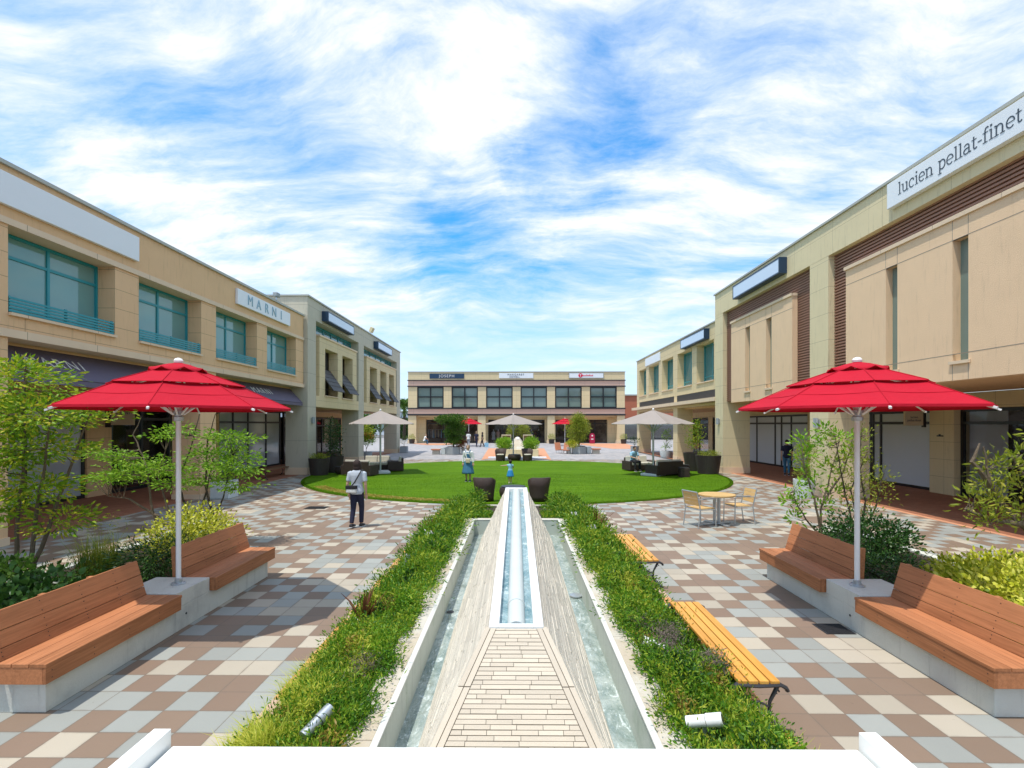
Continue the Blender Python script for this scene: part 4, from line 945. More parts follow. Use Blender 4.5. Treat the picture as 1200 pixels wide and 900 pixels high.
def red_parasol(label, group='red parasols'):
    p = thing('red_parasol', (0, 0, 0), label, 'parasol', group)
    MB().tube([(0, 0, 0), (0, 0, 2.70)], .030, 14).build('pole', 'polewhite', p, smooth=True)
    mb = MB(); mb.lathe([(.05, 0), (.085, .0), (.085, .012), (.045, .02), (.043, .07), (.033, .075)], n=16)
    for k in range(4): mb.obox((.066*math.cos(k*PI/2+.4), .066*math.sin(k*PI/2+.4), .018), (.016, .016, .014))
    mb.build('foot_plate', 'alu', p)
    mb = MB(); mb.lathe([(.034, 2.00), (.06, 2.005), (.065, 2.05), (.045, 2.06), (.045, 2.09), (.07, 2.10), (.07, 2.13), (.034, 2.135)], n=14); mb.build('hub', 'terracotta' if False else 'alu', p)
    n = 8; va = [R(22.5+45*k) for k in range(n)]; Rr, zr_, za = 1.33, 2.150, 2.66
    rb = MB()
    for a in va:
        c, s_ = math.cos(a), math.sin(a)
        rb.tube([(.05*c, .05*s_, za-.07), (.72*c, .72*s_, 2.362), (1.34*c, 1.34*s_, zr_-.022)], .011, 6)
        rb.tube([(.06*c, .06*s_, 2.08), (.56*c, .56*s_, 2.445)], .012, 6)
        rb.obox((1.342*c, 1.342*s_, zr_-.024), (.035, .022, .02), rz=a, ry=R(20))
    rb.build('ribs', 'polewhite', p)
    def tier(r0, z0, r1, z1, sub=6, sag=.045, scal=0.):
        mb = MB(); vs = []; fs = []; m = 4; N = n*sub
        for i in range(m+1):
            t = i/m
            for k in range(N):
                a0, a1 = va[k//sub], va[k//sub]+R(45); f = (k % sub)/sub
                r = r0+(r1-r0)*t; x = r*(math.cos(a0)*(1-f)+math.cos(a1)*f); y = r*(math.sin(a0)*(1-f)+math.sin(a1)*f)
                z = z0+(z1-z0)*t-sag*r*math.sin(PI*f)*math.sin(PI*min(1, t*.5+.5*(r0 > .1)))*.5
                if i == m and scal: z -= scal*abs(math.sin(PI*f*1)); 
                vs.append((x, y, z))
        for i in range(m):
            for k in range(N): fs.append((i*N+k, i*N+(k+1) % N, (i+1)*N+(k+1) % N, (i+1)*N+k))
        mb.add(vs, fs); return mb
    c1 = tier(.70, 2.440, Rr, zr_+.012)
    # hem
    N = n*6; last = len(c1.v)-N
    for k in range(N): x, y, z = c1.v[last+k]; c1.v.append((x*1.002, y*1.002, z-.028))
    for k in range(N): c1.f.append((last+k, last+(k+1) % N, last+N+(k+1) % N, last+N+k))
    c1.build('canopy', 'red', p, sol=.004)
    tier(.24, 2.625, .77, 2.438).build('upper_canopy', 'red', p, sol=.004)
    # scalloped vent cap
    mb = MB(); N = 48; vs = []; fs = []
    for i, (r, z) in enumerate(((.03, 2.715), (.14, 2.69), (.25, 2.655), (.315, 2.625))):
        for k in range(N):
            a = 2*PI*k/N; q = abs(math.sin(4*a+PI/2*0)); rr = r*(1+.03*q*(i == 3)); dz = (-.045*q+.02) if i == 3 else (-.012*q if i == 2 else 0)
            vs.append((rr*math.cos(a), rr*math.sin(a), z+dz))
    for i in range(3):
        for k in range(N): fs.append((i*N+k, i*N+(k+1) % N, (i+1)*N+(k+1) % N, (i+1)*N+k))
    mb.add(vs, fs); mb.build('vent_cap', 'red', p, sol=.004, smooth=True)
    mb = MB(); mb.lathe([(.02, 2.70), (.05, 2.715), (.055, 2.74), (.04, 2.765), (.012, 2.775)], n=14); mb.build('finial', 'white', p, smooth=True)
    mb = MB()
    for a in va:
        c, s_ = math.cos(a), math.sin(a)
        mb.tube([(.72*c, .72*s_, 2.441), (1.03*c, 1.03*s_, 2.441-(2.44-zr_-.012)*.33/.63+.003), (Rr*c, Rr*s_, zr_+.014)], .0045, 5); mb.tube([(.27*c, .27*s_, 2.619), (.77*c, .77*s_, 2.442)], .0045, 5)
    mb.build('rib_seam', 'red', p)
    # seam bands
    mb = MB()
    for a0 in va:
        a1 = a0+R(45); r = 1.02; z = 2.437+(zr_+.012-2.44)*(r-.70)/.63+.004
        for f0, f1 in ((0, .25), (.25, .5), (.5, .75), (.75, 1)):
            P = []
            for f in (f0, f1):
                x = r*(math.cos(a0)*(1-f)+math.cos(a1)*f); y = r*(math.sin(a0)*(1-f)+math.sin(a1)*f); P.append((x, y, z-.035*r*math.sin(PI*f)*.36))
            mb.tube(P, .0035, 4)
    mb.build('seam', 'red', p)
    return p
pr = red_parasol('large red parasol on a white pole between the left plank benches')
place(pr, (-4.15, 6.15, .448), 0); pr.scale = (.95, .95, 1)
place(copy_tree(pr), (4.14, 6.15, .448), 0, 'large red parasol on a white pole between the right plank benches').scale = (.99, .99, 1)
place(copy_tree(pr), (-5.2, 55, .01), .3, 'small distant red parasol by the leafy planter tree left of the centre', 1.12)
place(copy_tree(pr), (5.4, 56, .01), .1, 'small distant red parasol by the round bushy tree right of the centre', 1.12)

def taupe_parasol(label):
    p = thing('taupe_parasol', (0, 0, 0), label, 'parasol', 'taupe parasols on the lawn')
    MB().tube([(0, 0, .1), (0, 0, 3.0)], .045, 12).build('pole', 'alu', p, smooth=True)
    mb = MB(); mb.box(-.42, .42, -.42, .42, 0, .11); mb.build('base', 'palepot', p, bevel=.015)
    mb = MB(); mb.lathe([(.05, 1.98), (.09, 1.99), (.09, 2.08), (.05, 2.09)], n=12)
    for k in range(8):
        a = k*PI/4+PI/4*1; L = 1.9 if k % 2 == 0 else 1.36
        c, s_ = math.cos(a), math.sin(a)
        mb.tube([(.06*c, .06*s_, 2.92), (L*c, L*s_, 2.36)], .016, 5); mb.tube([(.07*c, .07*s_, 2.05), (L*.45*c, L*.45*s_, 2.68)], .014, 5)
    mb.build('ribs', 'alu', p)
    h = 1.38; mb = MB(); vs = [(0, 0, 3.04)]; fs = []; sub = 4; N = 16*2
    ring = []
    for k in range(8):
        a0, a1 = k*PI/4+PI/4, (k+1)*PI/4+PI/4
        r0, r1 = (h*math.sqrt(2) if k % 2 == 0 else h), (h*math.sqrt(2) if k % 2 else h)
        for j in range(sub):
            f = j/sub; ring.append((r0*math.cos(a0)*(1-f)+r1*math.cos(a1)*f, r0*math.sin(a0)*(1-f)+r1*math.sin(a1)*f, f))
    N = len(ring); m = 5
    for i in range(1, m+1):
        t = i/m
        for x, y, f in ring: vs.append((x*t, y*t, 3.04-.63*t-.045*math.sin(PI*f)*math.sin(PI*t*.6)))
    for k in range(N): fs.append((0, 1+k, 1+(k+1) % N))
    for i in range(m-1):
        for k in range(N): fs.append((1+i*N+k, 1+i*N+(k+1) % N, 1+(i+1)*N+(k+1) % N, 1+(i+1)*N+k))
    l0 = 1+(m-1)*N
    for x, y, f in ring: vs.append((x*1.001, y*1.001, 2.375))
    for k in range(N): fs.append((l0+k, l0+(k+1) % N, l0+N+(k+1) % N, l0+N+k))
    mb.add(vs, fs); mb.build('canopy', 'taupe', p, sol=.005)
    mb = MB(); mb.lathe([(.03, 3.03), (.05, 3.04), (.05, 3.09), (.02, 3.12)], n=10); mb.build('finial', 'white', p, smooth=True)
    return p
tp = taupe_parasol('taupe square parasol over the wicker sofas on the left of the lawn')
place(tp, (-6.6, 24.4, .03), R(22))
place(copy_tree(tp), (6.35, 23.4, .03), R(47), 'taupe square parasol over the seated man on the right of the lawn')
place(copy_tree(tp), (-.2, 33.9, .01), R(40), 'taupe square parasol at the far centre, over the round wicker table')

# ------------------------------------------------------------------ honey-coloured slatted benches with cast iron ends
def slat_bench(label, group, mt='yellowwood', L=1.73, W=.33):
    b = thing('slatted_bench', (0, 0, 0), label, 'bench', group)
    mb = MB(); n = 4; wd = W/n
    for k in range(n): mb.box(-W/2+k*wd+.006, -W/2+(k+1)*wd-.006, -L/2, L/2, .375, .402)
    mb.build('seat', mt, b, bevel=.004)
    for s in (-1, 1):
        y = s*(L/2-.01); mb = MB()
        def bar(pts, rad): mb.tube([(x, y, z) for x, z in pts], rad, 8)
        bar([(-W/2-.03, .345), (-W/2, .37), (0, .362), (W/2, .37), (W/2+.045, .345), (W/2+.055, .325)], [(.026, .016)]*6)
        for q in (-1, 1):
            bar([(q*(W/2-.02), .36), (q*(W/2-.045), .31), (q*(W/2-.08), .24), (q*(W/2-.085), .15), (q*(W/2-.05), .07), (q*(W/2+.01), .018), (q*(W/2+.05), .012)], [.016, .015, .013, .013, .014, .016, .018])
            sp = [(q*(W/2-.03+.022*math.cos(t)*(1-t/9)), .315+.022*math.sin(t)*(1-t/9)) for t in [k*.6 for k in range(10)]]
            bar(sp, .007)
        bar([(-W/2+.085, .20), (0, .24), (W/2-.085, .20)], .010)
        mb.build('iron_end', 'iron', b, smooth=True)
    return b
YBG = 'honey slatted benches along the right planting bed'
sb = slat_bench('honey-coloured slatted bench nearest the front, beside the right planting bed', YBG)
place(sb, (1.865, 4.745, .036), 0)
place(copy_tree(sb), (1.91, 8.19, .036), 0, 'honey-coloured slatted bench half hidden behind the planting on the right')
ab = slat_bench('dark wooden backless bench in the arcade beside the big grey pier', 'dark backless benches in the left arcade', 'brownwood', 2.2, .42)
place(ab, (-11.0, 22.8, .006), 0)
place(copy_tree(ab), (-11.2, 30.0, .006), 0, 'dark wooden backless bench behind the slatted pots and wicker sofas on the left')

# ------------------------------------------------------------------ cafe table and two chairs
ct = thing('cafe_table', (4.82, 12.15, 0), 'round cafe table with a pale slatted top on a grey pedestal', 'table')
mb = MB()
for k in range(7):
    y0 = -.42+k*.12; y1 = y0+.112; hw = lambda y: math.sqrt(max(.42**2-y*y, .0004)); vs = []
    N = 6; top = [(4.82-hw(min(max(y0+(y1-y0)*i/N, -.419), .419)), 12.15+y0+(y1-y0)*i/N) for i in range(N+1)]+[(4.82+hw(min(max(y0+(y1-y0)*i/N, -.419), .419)), 12.15+y0+(y1-y0)*i/N) for i in range(N, -1, -1)]
    mb.prism(top, .70, .728)
mb.build('tabletop', 'tablewood', ct)
mb = MB(); mb.lathe([(.40, .684), (.40, .699), (.3, .6995)], (4.82, 12.15, 0), 28); mb.build('rim', 'alu', ct)
mb = MB()
for dx, dy in ((-.05, -.05), (.05, -.05), (.05, .05), (-.05, .05)): mb.tube([(4.82+dx, 12.15+dy, .03), (4.82+dx, 12.15+dy, .69)], .022, 8)
mb.build('pedestal', 'alu', ct, smooth=True)
mb = MB()
for a in (R(20), R(110)): mb.obox((4.82, 12.15, .022), (.78, .075, .036), rz=a)
mb.build('base', 'alu', ct, bevel=.006)
def cafe_chair(label):
    c = thing('cafe_chair', (0, 0, 0), label, 'chair', 'cafe chairs with slatted backs')
    W, D = .50, .46
    for s in (-1, 1):
        MB().tube([(s*W/2, D/2, 0), (s*W/2, D/2-.01, .64), (s*W/2, D/2-.05, .665)], .013, 8).build('leg', 'alu', c, smooth=True)
        MB().tube([(s*W/2, -D/2-.06, 0), (s*W/2, -D/2, .42), (s*W/2, -D/2-.05, .66), (s*W/2, -D/2-.10, .84)], .014, 8).build('leg', 'alu', c, smooth=True)
        mb = MB(); mb.tube([(s*W/2, D/2-.04, .665), (s*W/2, 0, .672), (s*W/2, -D/2-.05, .66)], .013, 8); mb.obox((s*W/2, .02, .688), (.045, .36, .018)); mb.build('armrest', 'alu', c)
    mb = MB()
    for k in range(5): mb.box(-W/2+.02, W/2-.02, -D/2+.02+k*.088, -D/2+.098+k*.088, .43, .447)
    mb.build('seat', 'tablewood', c)
    mb = MB()
    for k in range(4):
        z0 = .52+k*.080; z1 = z0+.072; f = lambda z: -D/2-.02-.19*(z-.50)
        mb.hexa([(-W/2+.02, f(z0), z0), (W/2-.02, f(z0), z0), (W/2-.02, f(z0)-.014, z0), (-W/2+.02, f(z0)-.014, z0), (-W/2+.02, f(z1), z1), (W/2-.02, f(z1), z1), (W/2-.02, f(z1)-.014, z1), (-W/2+.02, f(z1)-.014, z1)])
    mb.build('backrest', 'tablewood', c)
    mb = MB(); mb.tube([(-W/2, -D/2-.10, .84), (W/2, -D/2-.10, .84)], .013, 8); mb.tube([(-W/2, D/2-.02, .42), (W/2, D/2-.02, .42)], .011, 8); mb.tube([(-W/2, -D/2, .42), (W/2, -D/2, .42)], .011, 8)
    for s in (-1, 1): mb.tube([(s*W/2, D/2-.02, .42), (s*W/2, -D/2, .42)], .011, 8)
    mb.build('frame', 'alu', c, smooth=True); return c
cc = cafe_chair('cafe chair on the lawn side of the round table, its slatted back to the fountain')
place(cc, (4.36, 11.95, 0), R(-68))
place(copy_tree(cc), (5.42, 12.35, 0), R(97), 'cafe chair on the arcade side of the round table, facing left')

# ------------------------------------------------------------------ wicker lounge furniture
def tub_chair(label, group):
    c = thing('wicker_tub_chair', (0, 0, 0), label, 'chair', group); mb = MB(); N = 26
    out = []; 
    for i, z in enumerate((.03, .2, .4, .62, 1.)):
        row = []
        for k in range(N+1):
            a = R(-205+ (230)*k/N); top = .44+.29*min(1., max(0, math.cos((a+PI/2)*.72))*1.25)**.8
            zz_ = z*top if z < 1 else top
            fl = .275+.10*(zz_/.73)**1.7; row.append((fl*math.cos(a), fl*.95*math.sin(a), zz_))
        out.append(row)
    vs = [p for r in out for p in r]; fs = []
    for i in range(4):
        for k in range(N): fs.append((i*(N+1)+k, i*(N+1)+k+1, (i+1)*(N+1)+k+1, (i+1)*(N+1)+k))
    mb.add(vs, fs); mb.build('shell', 'wicker', c, sol=.04, smooth=True)
    MB().lathe([(.24, .03), (.255, .33), (.24, .345)], n=20).build('base', 'wicker', c, smooth=True)
    MB().lathe([(.19, .346), (.245, .36), (.25, .39), (.20, .41)], n=20).build('seat_cushion', 'cushion', c, smooth=True)
    mb = MB()
    for a in (45, 135, 225, 315): mb.tube([(.22*math.cos(R(a)), .22*math.sin(R(a)), 0), (.22*math.cos(R(a)), .22*math.sin(R(a)), .05)], .018, 6)
    mb.build('feet', 'alu', c); return c
tc1 = tub_chair('dark wicker tub chair on the near lawn edge, left of the wedge fountain', 'wicker tub chairs by the fountain')
place(tc1, (-.98, 15.6, .03), R(-12), sc=1.02)
place(copy_tree(tc1), (.70, 15.6, .03), R(12), 'dark wicker tub chair on the near lawn edge, right of the wedge fountain', 1.02)
place(copy_tree(tc1), (-1.02, 32.6, .03), R(165), 'dark wicker tub chair at the far centre, left of the round wicker table', 1.08)['group'] = 'wicker tub chairs at the far side'
place(copy_tree(tc1), (.72, 32.6, .03), R(195), 'dark wicker tub chair at the far centre, right of the round wicker table', 1.08)['group'] = 'wicker tub chairs at the far side'
def drum(label, r, h, name='wicker_table'):
    t = thing(name, (0, 0, 0), label, 'table', 'round wicker tables')
    MB().lathe([(r*.72, 0), (r*.95, h*.25), (r, h*.6), (r*.92, h*.9), (r*.85, h*.93)], n=28).build('body', 'wicker', t, smooth=True)
    MB().lathe([(r*.80, h*.931), (r*.86, h*.94), (r*.86, h), (r*.80, h*1.005)], n=28).build('top', 'dark', t, smooth=True); return t
dr = drum('low round dark wicker table behind the tip of the wedge fountain', .45, .40); place(dr, (-.10, 16.1, .03))
place(copy_tree(dr), (-.12, 33.1, .03), 0, 'low round dark wicker table under the far centre parasol')
dr2 = drum('round dark wicker footstool beyond the sofa on the right of the lawn', .36, .40, 'wicker_stool'); place(dr2, (8.1, 24.6, .03)); dr2['category'] = 'stool'
dr3 = copy_tree(dr2); place(dr3, (-8.35, 24.0, .03), 0, 'round dark wicker footstool at the left end of the left sofa', .9)
st = thing('cube_stool', (7.55, 22.75, .03), 'small square dark wicker stool in front of the right sofa', 'stool')
MB().box(7.34, 7.76, 22.54, 22.96, .03, .44).build('body', 'wicker', st, bevel=.02); MB().box(7.35, 7.75, 22.55, 22.95, .445, .465).build('top', 'dark', st)
def sofa(w, label, backh=.66, group='dark wicker sofas with cream cushions', arms=(1, 1)):
    s = thing('wicker_sofa', (0, 0, 0), label, 'sofa', group)
    D = .78
    MB().box(-w/2+.121, w/2-.121, -D/2+.001, D/2-.101, .06, .30).build('base', 'wicker', s, bevel=.01)
    MB().box(-w/2+.121, w/2-.121, D/2-.10, D/2, .06, backh).build('backrest', 'wicker', s, bevel=.015)
    for q in (-1, 1):
        if arms[0 if q < 0 else 1]: MB().box(q*(w/2-.12), q*w/2, -D/2, D/2, .04, .50).build('armrest', 'wicker', s, bevel=.015)
    n = max(1, round(w/.75)); cw = (w-.25)/n
    for k in range(n):
        x0 = -w/2+.125+k*cw
        MB().box(x0+.005, x0+cw-.005, -D/2, D/2-.26, .301, .43).build('seat_cushion', 'cushion', s, bevel=.03)
        mb = MB(); mb.hexa([(x0+.01, D/2-.25, .42), (x0+cw-.01, D/2-.25, .42), (x0+cw-.01, D/2-.105, .36), (x0+.01, D/2-.105, .36), (x0+.01, D/2-.20, .73), (x0+cw-.01, D/2-.20, .73), (x0+cw-.01, D/2-.105, .74), (x0+.01, D/2-.105, .74)])
        mb.build('back_cushion', 'cushion', s, bevel=.03)
    return s
# local front faces -y; backrest at +y
place(sofa(1.5, 'dark wicker sofa seen from behind, left of the walking woman'), (-7.25, 23.3, .03), R(180-14))
place(sofa(1.5, 'wicker sofa facing the camera with pale cushions, behind the left parasol base'), (-7.2, 25.9, .03), R(4))
place(sofa(.85, 'single wicker armchair beside the left parasol pole'), (-6.15, 25.6, .03), R(-75))
place(sofa(1.75, 'dark wicker sofa seen from behind beside the cube stool on the right'), (6.95, 23.55, .03), R(180+28))
place(sofa(1.5, 'wicker sofa with pale cushions under the right parasol, seating a man'), (6.3, 26.0, .03), R(20))
# ------------------------------------------------------------------ people
def blob(mb, name, mt, parent, vox=.011, smooth=2):
    o = mb.build(name, mt, parent)
    r = o.modifiers.new('r', 'REMESH'); r.mode = 'VOXEL'; r.voxel_size = vox; r.use_smooth_shade = True
    if smooth: q = o.modifiers.new('sm', 'SMOOTH'); q.factor = .5; q.iterations = smooth
    return o
def loft(mb, rows, n=16): # rows: (x,y,z,rx,ry)
    vs = [(x+rx*math.cos(2*PI*k/n), y+ry*math.sin(2*PI*k/n), z) for x, y, z, rx, ry in rows for k in range(n)]
    m = len(rows); fs = [(i*n+k, i*n+(k+1) % n, (i+1)*n+(k+1) % n, (i+1)*n+k) for i in range(m-1) for k in range(n)]
    return mb.add(vs, fs+[tuple(range(n-1, -1, -1)), tuple(range((m-1)*n, m*n))])
def person(label, h=1.58, legs=None, arms=None, top=('tee', .28), bottom=('navytrouser', 'trousers'), hair=('hairdark', 'bob'), shoes='shoe', sit=False, lean=0., headyaw=0., child=1.0, skirt_z=.45, hat=None, group=None):
    """figure at the origin facing +y; measures given for 1.6 m and scaled; legs/arms: joint lists per side (left=-1, right=+1)"""
    k = h/1.6; hs = child; p = thing('person', (0, 0, 0), label, 'person', group)
    zp = .46 if sit else .86
    legs = legs or {-1: [(-.085, 0, .86), (-.09, .03, .46), (-.09, -.02, .08)], 1: [(.085, 0, .86), (.09, .0, .46), (.09, -.06, .08)]}
    arms = arms or {-1: [(-.175, 0, 1.30), (-.215, -.01, 1.03), (-.205, .05, .80)], 1: [(.175, 0, 1.30), (.215, -.01, 1.03), (.205, .05, .80)]}
    dz = zp-.86
    T = lambda x, y, z: (x, y+lean*(z-.86), z+dz)
    def S(q, u=1.): return (q[0]*k, q[1]*k, q[2]*k)
    def torso(e, z0=.80, z1=1.40):
        rows = [(.80, .145, .105), (.88, .160, .115), (.97, .135, .10), (1.05, .122, .092), (1.15, .140, .10), (1.25, .158, .105), (1.32, .150, .09), (1.37, .085, .065), (1.40, .055, .055)]
        return [(*S(T(0, 0, z)), (rx+e)*k, (ry+e)*k) for z, rx, ry in rows if z0-.001 <= z <= z1+.001]
    body = MB(); loft(body, torso(0))
    body.tube([S(T(0, 0, 1.34)), S(T(0, .005, 1.42)), S(T(0, .012, 1.47))], [.052*k, .046*k, .046*k], 10)
    hc = S(T(0, .015, 1.50)); body.ell(hc, (.072*k*hs, .088*k*hs, .112*k*hs)); body.ell((hc[0], hc[1]+.03*k*hs, hc[2]-.05*k*hs), (.05*k*hs, .05*k*hs, .055*k*hs))
    body.tube([(hc[0], hc[1]+.080*k*hs, hc[2]+.015*k*hs), (hc[0], hc[1]+.104*k*hs, hc[2]-.022*k*hs), (hc[0], hc[1]+.082*k*hs, hc[2]-.03*k*hs)], [.010*k*hs, .016*k*hs, .012*k*hs], 6)
    for s in (-1, 1): body.ell((hc[0]+s*.074*k*hs, hc[1]-.005, hc[2]-.01*k*hs), (.013*k*hs, .024*k*hs, .032*k*hs), 8, 6)
    tp = lambda q, d: S((q[0], q[1], q[2]+d))
    armp = {}
    for s in (-1, 1):
        hip, kn, an = [S(q) for q in legs[s]]
        body.tube([hip, tuple((a+b)/2 for a, b in zip(hip, kn)), kn, tuple(a*.55+b*.45 for a, b in zip(kn, an)), an], [.082*k, .070*k, .052*k, .050*k, .034*k], 12)
        body.tube([(an[0], an[1]-.03*k, an[2]-.03*k), (an[0], an[1]+.05*k, an[2]-.045*k), (an[0], an[1]+.15*k, an[2]-.058*k)], [.036*k, .036*k, .026*k], 8)
        sh, el, wr = [S(T(*q)) for q in arms[s]]; armp[s] = (sh, el, wr)
        body.tube([sh, tuple((a+b)/2 for a, b in zip(sh, el)), el, tuple((a+b)/2 for a, b in zip(el, wr)), wr], [.050*k, .042*k, .036*k, .033*k, .024*k], 10)
        d = (Vector(wr)-Vector(el)).normalized(); side = d.cross(Vector((0, 0, 1)) if abs(d.z) < .8 else Vector((0, 1, 0))).normalized(); nrm = d.cross(side)
        w = Vector(wr); body.tube([w-d*.01*k, w+d*.045*k, w+d*.085*k], [(.024*k, .018*k), (.038*k, .017*k), (.037*k, .014*k)], 8)
        for j, L in enumerate((.060, .074, .068, .052)):
            b0 = w+d*.080*k+side*((j-1.5)*.019*k); body.tube([b0, b0+d*L*.5*k+nrm*.006*k, b0+d*L*.92*k+nrm*.020*k], [.0095*k, .009*k, .007*k], 6)
        b0 = w+d*.02*k+side*(-.03*k); body.tube([b0, b0+d*.03*k-side*.022*k, b0+d*.062*k-side*.026*k], [.011*k, .010*k, .008*k], 6)
    blob(body, 'body', 'skin', p, .0085*k, 2)
    # shirt
    mb = MB(); loft(mb, torso(.014, .80 if top[1] != 'crop' else .9, 1.37))
    slv = top[1] if isinstance(top[1], float) else .28
    for s in (-1, 1):
        sh, el, wr = armp[s]; V0, V1, V2 = Vector(sh), Vector(el), Vector(wr)
        f = min(1., slv/.28); pts = [V0-Vector((s*.03*k, 0, -.01*k)), V0, V0.lerp(V1, f*.72)]; rd = [.05*k, .064*k, .058*k]
        if slv > .3: pts = [pts[0], V0, V1, V1.lerp(V2, .9)]; rd = [.05*k, .064*k, .052*k, .038*k]
        mb.tube(pts, rd, 10)
    blob(mb, 'shirt', top[0], p, .012*k, 3)
    if bottom[1] == 'trousers':
        mb = MB(); zt = .92
        loft(mb, [(*S(T(0, 0, z)), (rx)*k, (ry)*k) for z, rx, ry in ((.80, .150, .115), (.86, .166, .124), (.93, .150, .112), (.965, .142, .106))])
        for s in (-1, 1):
            hip, kn, an = [S(q) for q in legs[s]]; an2 = tuple(a+(b-a)*.06 for a, b in zip(an, kn))
            mb.tube([hip, tuple((a+b)/2 for a, b in zip(hip, kn)), kn, tuple((a+b)/2 for a, b in zip(kn, an2)), an2], [.094*k, .082*k, .064*k, .058*k, .052*k], 12)
        blob(mb, 'trousers', bottom[0], p, .012*k, 3)
    else:
        z0 = skirt_z; rows = [(.98, .132, .10), (.90, .165, .13), (.80, .190, .15)]; zz_ = .70
        while zz_ > z0: f = (.8-zz_)/(.8-z0); rows.append((zz_, .19+.09*f, .15+.09*f)); zz_ -= .07
        if bottom[1] == 'pinafore': rows = [(1.30, .125, .112), (1.20, .150, .118), (1.08, .138, .110)]+rows
        mb = MB(); n = 48; vs = []
        for i, (z, rx, ry) in enumerate(rows):
            for q in range(n):
                a = 2*PI*q/n; fl = 1+.045*math.sin(a*9)*(i/len(rows)); c = S(T(0, 0, z)); vs.append((c[0]+rx*k*fl*math.cos(a), c[1]+ry*k*fl*math.sin(a), c[2]))
        m = len(rows); mb.add(vs, [(i*n+q, i*n+(q+1) % n, (i+1)*n+(q+1) % n, (i+1)*n+q) for i in range(m-1) for q in range(n)])
        if bottom[1] == 'pinafore':
            for s in (-1, 1): mb.tube([S(T(s*.08, .10, 1.28)), S(T(s*.095, .06, 1.36)), S(T(s*.095, -.04, 1.375)), S(T(s*.08, -.11, 1.28))], (.02*k), 6)
        mb.build('skirt' if bottom[1] == 'skirt' else 'dress', bottom[0], p, sol=.008, smooth=True)
    for s in (-1, 1):
        an = S(legs[s][2]); mb = MB()
        mb.tube([(an[0], an[1]-.055*k, an[2]-.040*k), (an[0], an[1]-.01*k, an[2]-.022*k), (an[0], an[1]+.06*k, an[2]-.035*k), (an[0], an[1]+.17*k, an[2]-.052*k)], [(.036*k, .034*k), (.044*k, .046*k), (.045*k, .036*k), (.032*k, .022*k)], 12)
        sh_ = mb.build('shoe', shoes, p, smooth=True)
        MB().tube([(an[0], an[1]-.065*k, an[2]-.070*k), (an[0], an[1]+.05*k, an[2]-.072*k), (an[0], an[1]+.18*k, an[2]-.072*k)], [(.038*k, .008*k), (.046*k, .008*k), (.034*k, .008*k)], 12).build('sole', 'whitecloth', sh_, smooth=True)
    c = hc; q = k*hs; mb = MB()
    if hair[1] == 'bob':
        mb.ell((c[0], c[1]-.018*q, c[2]+.012*q), (.092*q, .100*q, .118*q)); mb.ell((c[0], c[1]-.035*q, c[2]-.075*q), (.092*q, .075*q, .075*q))
        for s in (-1, 1): mb.ell((c[0]+s*.070*q, c[1]+.005*q, c[2]-.055*q), (.028*q, .060*q, .085*q))
    elif hair[1] == 'tail':
        mb.ell((c[0], c[1]-.014*q, c[2]+.014*q), (.084*q, .096*q, .112*q)); mb.ell((c[0], c[1]-.115*q, c[2]+.045*q), (.045*q, .045*q, .045*q))
    else: mb.ell((c[0], c[1]-.014*q, c[2]+.018*q), (.082*q, .095*q, .110*q))
    o = blob(mb, 'hair', hair[0], p, .008*k, 2)
    fm = MB()
    for s in (-1, 1): fm.ell((c[0]+s*.028*q, c[1]+.079*q, c[2]+.004*q), (.010*q, .008*q, .007*q), 8, 5)
    fm.build('eyes', 'hairdark', p)
    MB().ell((c[0], c[1]+.078*q, c[2]-.058*q), (.020*q, .008*q, .006*q), 8, 5).build('mouth', 'terracotta', p)
    if hat:
        mb = MB(); mb.lathe([(.19*q, .035*q), (.10*q, .055*q), (.095*q, .09*q), (.07*q, .135*q), (.02*q, .145*q)], (c[0], c[1]-.01*q, c[2]), 20); mb.build('hat', hat, p, smooth=True, sol=.004)
    return p
def bag_strap(p, k, pts, bagc, size, rz, strapm, bagm, flap=None):
    """shoulder bag hanging on its wearer"""
    b = thing('shoulder_bag', (0, 0, 0), 'x', 'bag'); MB().tube([(a*k, b_*k, c*k) for a, b_, c in pts], [(.016*k, .004*k)]*len(pts), 6).build('strap', strapm, b)
    MB().obox(tuple(q*k for q in bagc), tuple(q*k for q in size), rz=rz, rx=0).build('pouch', bagm, b, bevel=.03*k)
    if flap: MB().obox((bagc[0]*k, bagc[1]*k-.001, (bagc[2]+size[2]*.27)*k), ((size[0]*1.03)*k, (size[1]*1.12)*k, size[2]*.5*k), rz=rz).build('flap', flap, b, bevel=.012*k)
    return b
def at(px, py, Z=0.):
    Y = 590*(CAM_H-Z)/(py-497); return ((px-605)/590*Y, Y, Z)
# woman walking away, pale tee, navy trousers
w1 = person('woman with a dark bob walking away in a pale grey tee and navy trousers', 1.56, legs={-1: [(-.075, 0, .86), (-.075, -.03, .46), (-.07, -.14, .10)], 1: [(.075, 0, .86), (.075, .10, .47), (.07, .09, .08)]},
            arms={-1: [(-.175, 0, 1.30), (-.225, -.03, 1.03), (-.21, .04, .80)], 1: [(.175, 0, 1.30), (.225, -.02, 1.03), (.215, .04, .80)]}, lean=.02)
place(w1, (-3.72, 11.72, 0), R(-8))
k = 1.56/1.6
bg1 = bag_strap(w1, k, [(.13, .03, 1.39), (.14, -.06, 1.37), (.09, -.125, 1.24), (.0, -.135, 1.08), (-.10, -.14, .98)], (-.06, -.165, .93), (.25, .09, .17), R(4), 'blackcloth', 'whitecloth', 'blackcloth')
tag(bg1, 'black and white crossbody bag on the back of the woman in the pale tee', 'bag'); place(bg1, (-3.72, 11.72, 0), R(-8))
